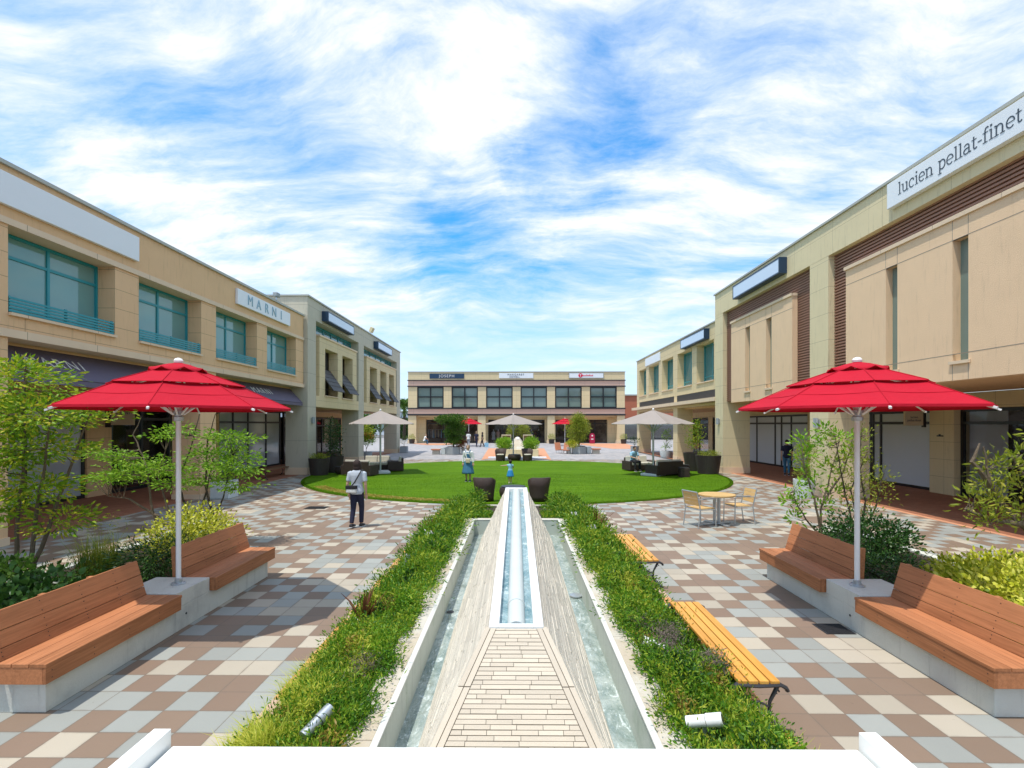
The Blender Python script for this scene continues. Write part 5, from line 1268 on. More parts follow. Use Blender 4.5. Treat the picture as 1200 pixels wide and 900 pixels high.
# woman in denim pinafore
w2 = person('woman with light hair in a denim pinafore dress over white sleeves on the lawn', 1.50, top=('whitecloth', .5), bottom=('denim', 'pinafore'), skirt_z=.34, hair=('hairbrown', 'short'), shoes='shoe',
            arms={-1: [(-.165, 0, 1.30), (-.235, .0, 1.05), (-.24, .05, .82)], 1: [(.165, 0, 1.30), (.225, .0, 1.05), (.23, .05, .82)]})
place(w2, (-2.0, 20.9, .03), R(172))
bg2 = bag_strap(w2, .94, [(.10, -.12, 1.25), (.11, .0, 1.41), (.09, .125, 1.25), (.03, .14, 1.06), (-.02, .15, .96)], (-.03, .17, .92), (.20, .08, .19), 0, 'whitecloth', 'beigebag')
tag(bg2, 'beige crossbody pouch worn in front by the woman in denim', 'bag'); place(bg2, (-2.0, 20.9, .03), R(172))
w3 = person('small child in a light blue top and bright blue skirt with one arm held out', .92, top=('lightblue', .12), bottom=('skirtblue', 'skirt'), skirt_z=.42, hair=('hairdark', 'tail'), child=1.35, shoes='beigebag',
            arms={-1: [(-.17, 0, 1.27), (-.38, .03, 1.25), (-.58, .08, 1.24)], 1: [(.17, 0, 1.27), (.23, .08, 1.08), (.16, .22, 1.16)]}, legs={-1: [(-.07, 0, .86), (-.08, .06, .47), (-.09, -.06, .09)], 1: [(.07, 0, .86), (.07, .0, .46), (.06, .05, .08)]})
place(w3, (-.24, 20.2, .03), R(8))
w4 = person('man in a light blue shirt and dark trousers seated under the right parasol', 1.66, sit=True, lean=.22, top=('lightblue', .28), bottom=('blackcloth', 'trousers'), hair=('hairdark', 'short'),
            legs={-1: [(-.085, .0, .47), (-.13, .42, .47), (-.14, .40, .08)], 1: [(.085, .0, .47), (.13, .43, .47), (.15, .44, .08)]}, arms={-1: [(-.18, 0, 1.28), (-.2, .16, 1.08), (-.08, .36, 1.02)], 1: [(.18, 0, 1.28), (.2, .16, 1.08), (.08, .36, 1.04)]})
place(w4, (5.95, 25.75, .03), R(200))
w5 = person('man in a navy polo shirt and jeans walking in the right arcade', 1.66, top=('navytrouser', .28), bottom=('denim', 'trousers'), hair=('hairdark', 'short'),
            legs={-1: [(-.085, 0, .86), (-.085, .12, .48), (-.08, .14, .08)], 1: [(.085, 0, .86), (.085, -.02, .46), (.08, -.16, .10)]})
place(w5, (12.68, 23.7, .006), R(-30))
far = [((-5.0, 52.7), 'distant shopper in a white top beside the leafy planter tree', 1.6, 'whitecloth', 'greycloth', 'hairdark', 10),
       ((-4.15, 52.5), 'distant shopper in a dark navy dress near the red parasol', 1.62, 'navytrouser', 'navytrouser', 'hairbrown', -20),
       ((-3.55, 52.7), 'distant shopper in dark clothes striding with a pale bag', 1.55, 'blackcloth', 'blackcloth', 'hairdark', 100)]
M['greycloth'] = mat('grey_cloth', (.25, .26, .28), .85, .1, 8)
for (xy, lab, h, a, b, c, rz) in far:
    q = person(lab, h, top=(a, .28), bottom=(b, 'trousers'), hair=(c, 'bob'), legs={-1: [(-.085, 0, .86), (-.085, .14, .48), (-.08, .20, .08)], 1: [(.085, 0, .86), (.085, -.04, .46), (.08, -.22, .12)]}, group='distant shoppers')
    place(q, (xy[0], xy[1], .01), R(rz))
q = person('distant person in a white top and jeans crouching at the left shop window', 1.6, sit=True, lean=.3, top=('whitecloth', .28), bottom=('denim', 'trousers'), hair=('hairbrown', 'short'),
           legs={-1: [(-.085, .0, .40), (-.13, .38, .50), (-.14, .34, .08)], 1: [(.085, .0, .40), (.13, .38, .50), (.15, .36, .08)]}, arms={-1: [(-.18, 0, 1.28), (-.2, .2, 1.10), (-.1, .40, .95)], 1: [(.18, 0, 1.28), (.2, .2, 1.1), (.1, .40, .95)]}, group='distant shoppers')
place(q, (-10.9, 59.5, .01), R(-70))
sb_ = thing('shopping_bag', (-3.1, 52.5, .01), 'small pale blue shopping bag on the ground by the striding shopper', 'bag')
mb = MB(); mb.hexa([(-3.28, 52.4, .01), (-2.92, 52.4, .01), (-2.92, 52.6, .01), (-3.28, 52.6, .01), (-3.32, 52.38, .46), (-2.88, 52.38, .46), (-2.88, 52.62, .46), (-3.32, 52.62, .46)]); mb.build('body', 'lightblue', sb_)
mb = MB(); mb.tube([(-3.2, 52.4, .46), (-3.18, 52.4, .62), (-3.02, 52.4, .62), (-3.0, 52.4, .46)], .01, 5); mb.build('handle', 'white', sb_)

# ------------------------------------------------------------------ mannequins and stock in the far shops, seen through the glass
def mannequin(loc, mt, label, dress=True):
    m_ = thing('mannequin', loc, label, 'mannequin', 'mannequins in the far shop windows'); x, y, z = loc
    mb = MB(); loft(mb, [(x, y, z+.95, .15, .11), (x, y, z+1.1, .12, .09), (x, y, z+1.3, .16, .11), (x, y, z+1.42, .10, .07), (x, y, z+1.46, .05, .05)])
    for s in (-1, 1): mb.tube([(x+s*.17, y, z+1.38), (x+s*.21, y, z+1.1), (x+s*.18, y-.03, z+.88)], [.05, .045, .03], 8)
    if dress: loft(mb, [(x, y, z+.35, .25, .2), (x, y, z+.95, .15, .12)])
    else:
        for s in (-1, 1): mb.tube([(x+s*.08, y, z+.95), (x+s*.09, y, z+.1)], [.08, .06], 8)
    mb.build('clothes', mt, m_, smooth=True)
    mb = MB(); mb.ell((x, y, z+1.60), (.075, .09, .11)); mb.tube([(x, y, z), (x, y, z+.36)], .02, 6); mb.lathe([(.2, 0), (.2, .02), (.02, .03)], loc, 16); mb.build('figure', 'whitecloth', m_, smooth=True)
for X, mt_, lab, dr_ in ((578, 'whitecloth', 'mannequin in a long white dress in the middle shop window', True), (583.5, 'pink', 'mannequin in a pale pink dress in the middle shop window', True), (631.5, 'blackcloth', 'dark clothed mannequin at the right end of the middle shop window', False), (623, 'denim', 'mannequin in blue near the middle shop doorway', False)):
    mannequin((xx3(X)*1.03, 65.9, .02), mt_, lab, dr_)
mannequin((-14.9, 18.1, .02), 'whitecloth', 'white dressed mannequin behind the dark shop glass on the left', True)
mannequin((15.9, 15.2, .02), 'whitecloth', 'white dressed mannequin behind the glass in the right arcade', True)
rk = thing('clothes_rack', (xx3(510)*1.03, 66.4, 0), 'rail of hanging clothes inside the left shop at the far end', 'clothes rack')
mb = MB(); x0, x1 = xx3(500)*1.03, xx3(522)*1.03; mb.tube([(x0, 66.4, 1.7), (x1, 66.4, 1.7)], .02, 6)
for x in (x0, x1): mb.tube([(x, 66.4, 0), (x, 66.4, 1.7)], .02, 6)
mb.build('frame', 'alu', rk)
for i in range(12):
    x = x0+.1+(x1-x0-.2)*i/11; MB().hexa([(x-.05, 66.2, .55+random.random()*.3), (x+.05, 66.2, .6), (x+.05, 66.6, .6), (x-.05, 66.6, .6), (x-.02, 66.3, 1.66), (x+.02, 66.3, 1.66), (x+.02, 66.5, 1.66), (x-.02, 66.5, 1.66)]).build('garment', random.choice(['whitecloth', 'denim', 'blackcloth', 'greycloth', 'lightblue', 'beigebag']), rk)
M['crimson'] = mat('crimson_board', (.36, .008, .06), .5, .1)
sg = thing('standing_sign', (xx3(692.5), 62.2, 0), 'round-topped crimson sign board standing by the right shop entrance', 'sign')
mb = MB(); cx = xx3(692.5); pts = [(cx-.32, .02), (cx+.32, .02)]+[(cx+.32*math.cos(R(a)), .95+.35*math.sin(R(a))) for a in range(0, 181, 15)]
n = len(pts); mb.add([(a, 62.2, b) for a, b in pts]+[(a, 62.28, b) for a, b in pts], [tuple(range(n)), tuple(range(2*n-1, n-1, -1))]+[(i, (i+1) % n, (i+1) % n+n, i+n) for i in range(n)])
mb.build('board', 'crimson', sg); mb = MB(); mb.tube([(cx, 62.195, .98), (cx, 62.18, .98)], .10, 14); mb.box(cx-.14, cx+.14, 62.18, 62.195, .5, .62); mb.build('print', 'signwhite', sg)

# ------------------------------------------------------------------ lamps, floodlights, spots
def wall_lamp(x, y, z, s, label):
    l = thing('wall_lamp', (x, y, z), label, 'lamp', 'grey double cylinder lamps on the piers')
    MB().box(x, x+s*.03, y-.09, y+.09, z-.12, z+.12).build('back_plate', 'greypot', l)
    for dy in (-.065, .065):
        MB().tube([(x+s*.09, y+dy, z-.16), (x+s*.09, y+dy, z+.16)], .045, 12).build('lamp_shade', 'greypot', l, smooth=True)
wall_lamp(10.12, 16.95, 2.45, -1, 'double cylinder wall lamp on the nearer right pier, beside the right red parasol')
wall_lamp(10.12, 25.2, 2.55, -1, 'double cylinder wall lamp on the farther right pier above the slatted pot')
wall_lamp(-9.92, 24.35, 2.60, 1, 'double cylinder wall lamp on the grey pier left of the lawn')
def garden_spot(loc, az, label, mt='polewhite', el=18, sc=.86):
    g_ = thing('garden_spotlight', (0, 0, 0), label, 'spotlight', 'cylinder spotlights in the fountain planting')
    d = Vector((math.cos(R(el)), 0, math.sin(R(el))))
    MB().tube([-d*.13, d*.01], .042, 18).build('lamp_body', mt, g_, smooth=True)
    MB().tube([d*.016, d*.13], .047, 18).build('lamp_hood', mt, g_, smooth=True)
    MB().tube([(0, 0, -.02), (0, .0, -.12), (0, 0, -.24)], [.018, .012, .012], 8).build('stake', 'alu', g_)
    MB().tube([d*.1301, d*.132], .038, 16).build('lens', 'darkglass', g_)
    place(g_, loc, R(az)); g_.scale = (sc, sc, sc); return g_
garden_spot((-1.27, 3.2, .51), 62, 'silver cylinder spotlight low in the planting at the front left', 'alu')
garden_spot((1.20, 3.22, .52), -24, 'white cylinder spotlight low in the planting at the front right')
garden_spot((1.22, 4.42, .47), 165, 'half buried pale spotlight among the dead stems on the right')
garden_spot((-1.62, 7.45, .36), 10, 'blue-grey capped spotlight on the left bed near the brick edge', 'greypot', 78, .9)
sp = thing('roof_camera', (-10.0, 20.9, 7.6), 'small grey camera housing on the left roof edge above the lettered sign', 'camera')
MB().box(-10.12, -9.92, 20.8, 21.1, 7.72, 7.90).build('housing', 'greypot', sp, bevel=.03); MB().tube([(-10.02, 20.95, 7.60), (-10.02, 20.95, 7.73)], .03, 8).build('mount', 'alu', sp)
sp = thing('floodlight', (-9.95, 34.3, 8.57), 'small yellowish floodlight on the grey roof edge between the lightboxes', 'floodlight')
MB().obox((-9.9, 34.4, 8.86), (.22, .42, .36), ry=R(25)).build('housing', 'yellowwall', sp, bevel=.03); MB().tube([(-9.98, 34.4, 8.57), (-9.95, 34.4, 8.75)], .03, 8).build('mount', 'alu', sp)
# ------------------------------------------------------------------ plants
def leaf_quads(C, D, L, W, curl=.15):
    """rhombic leaves: centres C, direction D, length L, width W"""
    n = len(C); D = D/np.linalg.norm(D, axis=1)[:, None]
    r = RNG.normal(size=(n, 3)); r[:, 2] += .0
    S_ = np.cross(D, r); S_ /= np.linalg.norm(S_, axis=1)[:, None]+1e-9
    Nn = np.cross(S_, D)
    L = np.broadcast_to(L, (n,))[:, None]; W = np.broadcast_to(W, (n,))[:, None]
    V = np.zeros((n*6, 3))
    V[0::6] = C; V[1::6] = C+D*L*.35+S_*W*.5+Nn*L*curl*.3; V[2::6] = C+D*L*.35-S_*W*.5+Nn*L*curl*.3
    V[3::6] = C+D*L*.72+S_*W*.38; V[4::6] = C+D*L*.72-S_*W*.38; V[5::6] = C+D*L-Nn*L*curl
    i = np.arange(n)*6
    return V, np.stack([i+1, i+3, i+4, i+2], 1), np.concatenate([np.stack([i, i+1, i+2], 1), np.stack([i+3, i+5, i+4], 1)])
def sprays(clusters, leaf, wd, per=26, sr=.14, flat=.35, upb=.2, droop=.0):
    """clusters: (centre, radii, number of sprays); every spray is a flattish fan of leaves"""
    Cs, Ds = [], []; cents = []
    for c, r, n in clusters:
        q = RNG.normal(size=(n, 3)); q /= np.linalg.norm(q, axis=1)[:, None]; q *= RNG.uniform(.35, 1, (n, 1))**.6
        sc = np.array(c)+q*np.array(r); cents.append(sc)
        m = per; base = np.repeat(sc, m, 0); out = np.repeat(q, m, 0); out = out/np.linalg.norm(out, axis=1)[:, None]
        off = RNG.normal(size=(n*m, 3))*sr*np.array([1, 1, flat]); Cs.append(base+off)
        dd = off/sr*.8+out*.5+np.array([0, 0, upb-droop]); dd += RNG.normal(size=dd.shape)*.25; Ds.append(dd)
    C = np.concatenate(Cs); D = np.concatenate(Ds); n = len(C)
    return leaf_quads(C, D, RNG.uniform(.7, 1.2, n)*leaf, RNG.uniform(.8, 1.15, n)*wd), np.concatenate(cents)
def tree(name, loc, label, cat, stems, clusters, leafm, bark, leaf=.07, wd=.03, per=26, sr=.14, flat=.35, twigs=True, group=None, part='crown', upb=.2, r0=.03, droop=0., extra=None, cname=None):
    """stems: polylines in world coordinates"""
    t = thing(name, loc, label, cat, group)
    if 'yellow-green maple' in label: clusters = [((c[0]-.28, c[1], c[2]), (r[0]*.85, r[1], r[2]), int(n*1.25)) for c, r, n in clusters]
    elif part == 'foliage' and loc[1] < 12: clusters = [(c, r, int(n*1.7)) for c, r, n in clusters]
    elif name == 'maple_tree': clusters = [(c, r, int(n*1.4)) for c, r, n in clusters]
    geo, cents = sprays(clusters, leaf, wd, per, sr, flat, upb, droop)
    raw_mesh(part, [geo], leafm, t)
    mb = MB(); nodes = []
    for st in stems:
        pts = [Vector(p) for p in st]; fine = []
        for i in range(len(pts)-1):
            for q in range(4):
                f = q/4; p = pts[i].lerp(pts[i+1], f)
                if i or q: p += Vector((random.uniform(-1, 1), random.uniform(-1, 1), 0))*.012
                fine.append(p)
        fine.append(pts[-1]); n = len(fine)
        mb.tube(fine, [r0*(1-.75*i/(n-1)) for i in range(n)], 7); nodes += fine[n//3:]
    if twigs and nodes:
        for c in cents[:: max(1, len(cents)//70)]:
            c = Vector(c); b = min(nodes, key=lambda p: (p-c).length+max(0, p.z-c.z)*1.5)
            if (b-c).length > .05: mb.tube([b, b.lerp(c, .5)+Vector((0, 0, -.03)), c], [r0*.28, r0*.2, r0*.1], 5)
    mb.build('trunk', bark, t)
    if extra: raw_mesh(extra[0], [sprays(*extra[1])[0]], extra[2], t)
    return t
M['coverbrown'] = leafmat('rusty_cover_leaves', (.10, .10, .02), (.26, .18, .03), (.42, .30, .06), tr=.2)
M['leafmaple'] = leafmat('maple_leaves', (.09, .21, .010), (.24, .42, .015), (.58, .50, .04))
# --- left planter trees
tree('maple_tree', (-6.3, 6.3, .2), 'airy yellow-green maple with several thin trunks at the left edge of the photo', 'tree',
     [[(-6.55, 6.55, .2), (-6.5, 6.5, 1.0), (-6.3, 6.4, 2.0), (-6.2, 6.3, 3.1)], [(-6.30, 6.45, .2), (-6.28, 6.5, 1.1), (-6.05, 6.4, 1.9), (-5.9, 6.35, 2.7)], [(-6.35, 6.4, .2), (-6.1, 6.5, 1.0), (-5.95, 6.7, 1.9), (-5.6, 6.6, 2.6)], [(-6.7, 6.4, .2), (-6.9, 6.3, 1.5), (-7.0, 6.3, 2.7)]],
     [((-6.3, 6.4, 2.95), (.75, .6, .32), 34), ((-5.85, 6.4, 2.5), (.70, .55, .22), 30), ((-6.7, 6.4, 2.5), (.6, .5, .3), 26), ((-5.85, 6.4, 2.1), (.55, .5, .18), 20), ((-6.4, 6.3, 1.9), (.6, .5, .25), 22), ((-5.9, 6.4, 1.6), (.45, .4, .2), 14), ((-6.5, 6.4, 1.35), (.5, .4, .2), 14), ((-5.62, 6.5, 1.15), (.28, .28, .18), 8), ((-5.25, 6.6, 2.62), (.28, .28, .10), 7)],
     'leafmaple', 'barkpale', .085, .026, 34, .15, .22, upb=-.05, r0=.032)
tree('maple_tree', (-6.6, 9.7, .2), 'slim light green maple behind the left parasol pole, branching low', 'tree',
     [[(-7.0, 9.8, .2), (-7.15, 9.8, .9), (-7.25, 9.8, 1.6), (-7.5, 9.8, 2.2), (-7.35, 9.8, 2.55)], [(-6.6, 9.7, .2), (-6.75, 9.7, .8), (-6.95, 9.7, 1.4), (-6.8, 9.7, 1.9)], [(-7.0, 9.8, .6), (-7.6, 9.8, .95), (-8.0, 9.8, 1.0)]],
     [((-7.6, 9.8, 1.75), (.45, .4, .15), 12), ((-7.35, 9.7, 1.45), (.55, .45, .14), 15), ((-6.95, 9.7, 1.6), (.5, .4, .16), 13), ((-7.9, 9.7, 1.35), (.35, .3, .12), 8), ((-6.6, 9.7, 1.25), (.3, .3, .12), 6), ((-8.1, 9.8, 1.9), (.25, .25, .1), 4), ((-6.7, 9.7, 2.2), (.25, .25, .1), 4)],
     'leafbright', 'barkpale', .085, .024, 30, .14, .22, upb=-.05, r0=.026)
tree('maple_tree', (-6.0, 9.9, .2), 'bright green multi-stemmed maple at the far end of the left planter', 'tree',
     [[(-6.35, 9.9, .2), (-6.55, 9.9, .8), (-6.7, 9.9, 1.3), (-6.4, 9.9, 2.0), (-6.25, 9.9, 2.7)], [(-6.3, 9.8, .2), (-6.15, 9.9, 1.0), (-6.0, 9.9, 1.7)], [(-5.95, 9.9, .2), (-5.95, 9.9, .55), (-5.75, 9.9, 1.1), (-5.6, 9.9, 1.8)], [(-5.95, 9.9, .45), (-6.15, 9.9, 1.2), (-6.1, 9.9, 2.1), (-5.95, 9.9, 2.6)]],
     [((-5.65, 9.9, 2.1), (.5, .4, .2), 17), ((-5.45, 9.8, 1.65), (.42, .4, .22), 16), ((-5.95, 9.9, 1.75), (.45, .4, .22), 16), ((-5.5, 9.9, 1.25), (.34, .3, .16), 9), ((-6.3, 9.9, 1.35), (.35, .3, .14), 8), ((-6.25, 9.9, 3.0), (.16, .16, .06), 4), ((-5.65, 9.9, 2.85), (.25, .2, .06), 6), ((-6.55, 9.8, 2.3), (.25, .25, .1), 5)],
     'leafbright', 'barkdark', .085, .026, 30, .14, .26, upb=-.05, r0=.026)
def bush(name, loc, label, r, n, leafm, leaf=.05, wd=.03, cat='bush', group=None, per=22, sr=.09, flat=.8, stem='barkdark', ns=5, upb=.3, part='foliage', droop=0.):
    x, y, z = loc
    stems = [[(x+random.uniform(-.05, .05), y+random.uniform(-.05, .05), z), (x+random.uniform(-.3, .3)*r[0]*1.5, y+random.uniform(-.3, .3)*r[1], z+r[2]*.8), (x+random.uniform(-.5, .5)*r[0]*1.5, y+random.uniform(-.5, .5)*r[1], z+r[2]*1.4)] for _ in range(ns)]
    return tree(name, loc, label, cat, stems, [((x, y, z+r[2]), r, n)], leafm, stem, leaf, wd, per, sr, flat, False, group, part, upb, .012, droop)
bush('variegated_bush', (-5.25, 8.1, .2), 'yellow variegated bush behind the backrest of the farther left bench', (.62, .75, .42), 95, 'leafvar', .055, .030)
bush('variegated_bush', (-5.05, 7.1, .2), 'dark trailing green bush between the two left bench backrests', (.42, .55, .28), 70, 'leafdark', .09, .014, upb=-.3, sr=.10)
bush('leafy_bush', (-5.35, 5.3, .2), 'broad-leaved dark green bush behind the near left bench', (.65, .55, .28), 50, 'leafdark', .085, .06)
bush('leafy_bush', (-6.2, 5.75, .2), 'mixed green shrub under the maple at the left edge', (.55, .6, .30), 46, 'leafmid', .07, .05)
bush('leafy_bush', (-5.6, 6.3, .2), 'fine grey-green shrub above the middle of the left bench backrest', (.4, .5, .22), 46, 'leafmid', .05, .012)
bush('leafy_bush', (-5.75, 9.3, .2), 'small low bush with bare twigs at the corner past the farther left bench', (.35, .5, .2), 26, 'leafmid', .05, .03)
pg = thing('fountain_grass', (-6.0, 7.2, .2), 'thin feathery grass with pale seed heads behind the left bench', 'ornamental grass')
def gen_disc(cx, cy, r, z):
    def f(n):
        a = RNG.uniform(0, 2*PI, n); q = np.sqrt(RNG.uniform(0, 1, n))*r; return np.stack([cx+q*np.cos(a), cy+q*np.sin(a), np.full(n, z)], 1)
    return f
raw_mesh('blades', [blades(700, gen_disc(-6.0, 7.2, .25, .2), .35, .75, .007, .8)], 'leafolive', pg)
geo, _ = sprays([((-6.0, 7.2, .95), (.45, .35, .12), 40)], .03, .008, 8, .025, 1.6); raw_mesh('seed_heads', [geo], 'coverpale' if 'coverpale' in M else 'leafolive', pg)
# --- right planter
tree('small_tree', (5.75, 9.6, .2), 'slender tree with fresh yellow-green leaf tufts left of the right parasol pole', 'tree',
     [[(5.80, 9.6, .2), (5.78, 9.6, .8), (5.95, 9.6, 1.4), (6.15, 9.6, 2.15)], [(5.78, 9.6, .3), (5.65, 9.6, 1.0), (5.45, 9.6, 1.6), (5.4, 9.6, 2.1)], [(5.8, 9.6, .9), (6.2, 9.6, 1.5), (6.4, 9.6, 2.2)], [(5.78, 9.6, .25), (5.5, 9.6, .6), (5.2, 9.6, 1.1)]],
     [((5.75+dx, 9.6+dy, z), (.10, .10, .07), 3) for dx, dy, z in ((-.3, 0, 2.1), (-.1, .1, 1.9), (.15, 0, 2.05), (.4, 0, 2.2), (.62, .1, 2.15), (.5, 0, 1.75), (.25, .1, 1.55), (-.2, 0, 1.5), (-.45, 0, 1.25), (-.6, 0, .95), (-.5, 0, .65), (.0, .1, 1.2), (.35, 0, 1.15), (-.3, .1, 1.85), (.7, 0, 1.9), (-.35, 0, 1.0), (.05, 0, .85), (.1, 0, 2.3))],
     'leafbright', 'barkpale', .10, .036, 16, .06, 1., upb=.5, r0=.024)
tree('small_tree', (6.35, 9.3, .2), 'loose shrubby tree with small olive leaves behind the right parasol pole', 'tree',
     [[(6.25, 9.3, .2), (6.1, 9.3, .9), (5.95, 9.3, 1.6), (5.85, 9.3, 2.2)], [(6.3, 9.3, .2), (6.4, 9.3, 1.0), (6.3, 9.3, 1.7), (6.35, 9.3, 2.35)], [(6.3, 9.3, .3), (6.6, 9.3, .9), (6.75, 9.3, 1.5)], [(6.3, 9.3, .5), (6.15, 9.3, 1.2), (6.45, 9.3, 1.9)]],
     [((6.35+dx, 9.3+dy, z), (.14, .14, .16), 6) for dx, dy, z in ((-.5, 0, 2.1), (-.4, .1, 1.75), (-.2, 0, 1.9), (0, 0, 2.2), (-.3, 0, 1.45), (-.15, .1, 1.2), (.05, 0, 1.6), (.2, 0, 1.3), (.35, 0, 1.1), (.45, .1, 1.4), (0, 0, .95), (.25, 0, .8), (-.3, 0, .95), (-.05, 0, 1.4), (.1, .1, 1.95))],
     'leafolive', 'barkdark', .06, .022, 14, .07, 1., upb=.5, r0=.022)
tree('small_tree', (6.9, 6.9, .2), 'knotty branched tree with yellow-green leaves at the right edge of the photo', 'tree',
     [[(7.3, 6.9, .2), (7.15, 6.9, .75), (6.75, 6.9, 1.15), (6.45, 6.9, 1.55), (6.35, 6.9, 2.1)], [(7.15, 6.9, .9), (7.05, 6.9, 1.5), (6.75, 6.9, 1.95)], [(6.9, 6.9, 1.05), (6.5, 6.9, 1.1), (6.1, 6.9, 1.25)], [(7.2, 6.9, .8), (7.25, 6.9, 1.6), (7.35, 6.9, 2.1)], [(6.45, 6.9, 1.55), (6.2, 6.9, 1.9), (6.3, 6.9, 2.15)]],
     [((7.0+dx, 6.9+dy, z), (.13, .13, .12), 6) for dx, dy, z in ((-.55, 0, 1.85), (-.45, .1, 1.6), (-.5, 0, 1.35), (-.75, 0, 1.35), (-.25, .1, 1.85), (-.1, 0, 2.0), (.1, 0, 1.9), (.3, 0, 2.15), (.25, 0, 1.75), (-.15, 0, 1.55), (.4, .1, 2.3), (-.1, 0, 1.2), (.3, 0, 1.45), (-.6, 0, 1.1), (.15, .1, 2.3))],
     'leafolive', 'barkpale', .10, .026, 15, .07, 1., upb=.4, r0=.040)
bush('round_bush', (5.85, 8.55, .12), 'rounded glossy dark green bush behind the farther right bench', (.72, .60, .37), 105, 'leafdark', .06, .032)
bush('round_bush', (5.30, 7.35, .15), 'low dark green ground shrub in the gap between the two right benches', (.5, .6, .16), 60, 'leafdark', .07, .014, upb=-.1)
bush('variegated_hedge', (6.15, 6.1, .06), 'bright yellow variegated hedge behind the near right bench', (1.0, .9, .33), 290, 'leafvar', .065, .036, ns=8)
bush('leafy_bush', (5.2, 5.0, .15), 'continuation of the yellow variegated hedge nearest the right edge', (.7, .8, .36), 150, 'leafvar', .065, .036, ns=8)
# --- fountain bed planting: one dense ground cover per bed
def bed_cover(s, name, dense=1.):
    nC = int(2600*dense)
    y = 2.3+12.0*RNG.uniform(0, 1, nC)**1.55; x = RNG.uniform(.94, 1.80, nC)
    lump = .5+.5*np.sin(y*2.1+x*3.)*np.sin(y*3.7-x*5.+1.3*s)
    clr = np.zeros(nC)
    for (cx, cy) in ((-1.27, 3.2), (1.20, 3.22), (1.22, 4.42)): clr = np.maximum(clr, np.exp(-(((s*x-cx)/.17)**2+((y-cy)/.22)**2)))
    top = .345+.20*lump-.10*clr-.33*np.clip((x-1.25)/.75, 0, 1)**1.4-.16*np.clip((y-10.8)/2.5, 0, 1)
    keep = (x > .99+.07*np.sin(y*3.1+s)+.04*np.sin(y*9.)); x = np.where(keep, x, x+.12); edge = .05; z = top+edge+RNG.normal(size=nC)*.035
    z = np.maximum(z, .05); per = 16
    base = np.repeat(np.stack([s*x, y, z], 1), per, 0); sc = np.repeat(np.clip(y/6., .75, 1.5), per)
    off = RNG.normal(size=base.shape)*np.array([.055, .055, .045])*sc[:, None]
    D = off/.06+np.array([0, 0, .55])+RNG.normal(size=base.shape)*.5
    n = len(base); big = leaf_quads(base+off, D, RNG.uniform(.026, .062, n)*sc, RNG.uniform(.008, .016, n)*sc*1.1)
    xs = RNG.uniform(1.06, 1.86, 12000); ys = 2.3+12.0*RNG.uniform(0, 1, 12000)**1.5
    zs = np.maximum(.30+.13*(.5+.5*np.sin(ys*2.1+xs*3.)*np.sin(ys*3.7-xs*5.+1.3*s))-.28*np.clip((xs-1.25)/.75, 0, 1)**1.4-.14*np.clip((ys-10.8)/2.5, 0, 1), .04)
    Dn = RNG.normal(size=(12000, 3))+np.array([0, 0, .4])
    under = leaf_quads(np.stack([s*xs, ys, zs], 1), Dn, RNG.uniform(.06, .11, 12000), RNG.uniform(.02, .04, 12000))
    o = raw_mesh(name, [big, under], 'cover'); o['kind'] = 'stuff'
    # dark lower leaves fill the gaps so that soil shows only here and there
    def g2(n):
        yy = 2.3+12*RNG.uniform(0, 1, n)**1.6; xx = 1.08+.72*RNG.uniform(0, 1, n)**1.2; zz = .30-.28*np.clip((xx-1.25)/.75, 0, 1)**1.4-.14*np.clip((yy-10.8)/2.5, 0, 1)
        return np.stack([s*xx, yy, zz], 1)
    o = raw_mesh('grass_blades', [blades(6500, g2, .08, .25, .008, 1.2)], 'blade'); o['kind'] = 'stuff'
bed_cover(-1, 'ground_cover'); bed_cover(1, 'ground_cover')
# patches of rusty, lime and dark ferny growth that break up the carpet
def patches(m, pts, n, r, L, W, name='fern_patch'):
    P = np.array(pts)[RNG.integers(0, len(pts), n)]; P = P+RNG.normal(size=(n, 2))*np.array([r*.6, r])
    ax = np.clip(np.abs(P[:, 0]), 1.04, 1.86); lump = .5+.5*np.sin(P[:, 1]*2.1+ax*3.)*np.sin(P[:, 1]*3.7-ax*5.+1.3*np.sign(P[:, 0]))
    z = .38+.20*lump-.33*np.clip((ax-1.25)/.75, 0, 1)**1.4+RNG.normal(size=n)*.025-.16*np.clip((P[:, 1]-10.8)/2.5, 0, 1)
    o = raw_mesh(name, [leaf_quads(np.stack([np.sign(P[:, 0])*ax, P[:, 1], np.maximum(z, .06)], 1), RNG.normal(size=(n, 3))+np.array([0, 0, .7]), RNG.uniform(.6, 1.2, n)*L, RNG.uniform(.7, 1.2, n)*W)], m); o['kind'] = 'stuff'
rp = lambda k, a=2.6, b=12.: [(random.choice((-1, 1))*random.uniform(1.12, 1.75), a+(b-a)*random.random()**1.5) for _ in range(k)]
patches('coverbrown', rp(26), 5200, .07, .045, .010); patches('lime', rp(30), 7000, .09, .060, .009); patches('leafdark', rp(34), 8000, .10, .055, .018); patches('leafbright', rp(24), 6000, .09, .050, .016)
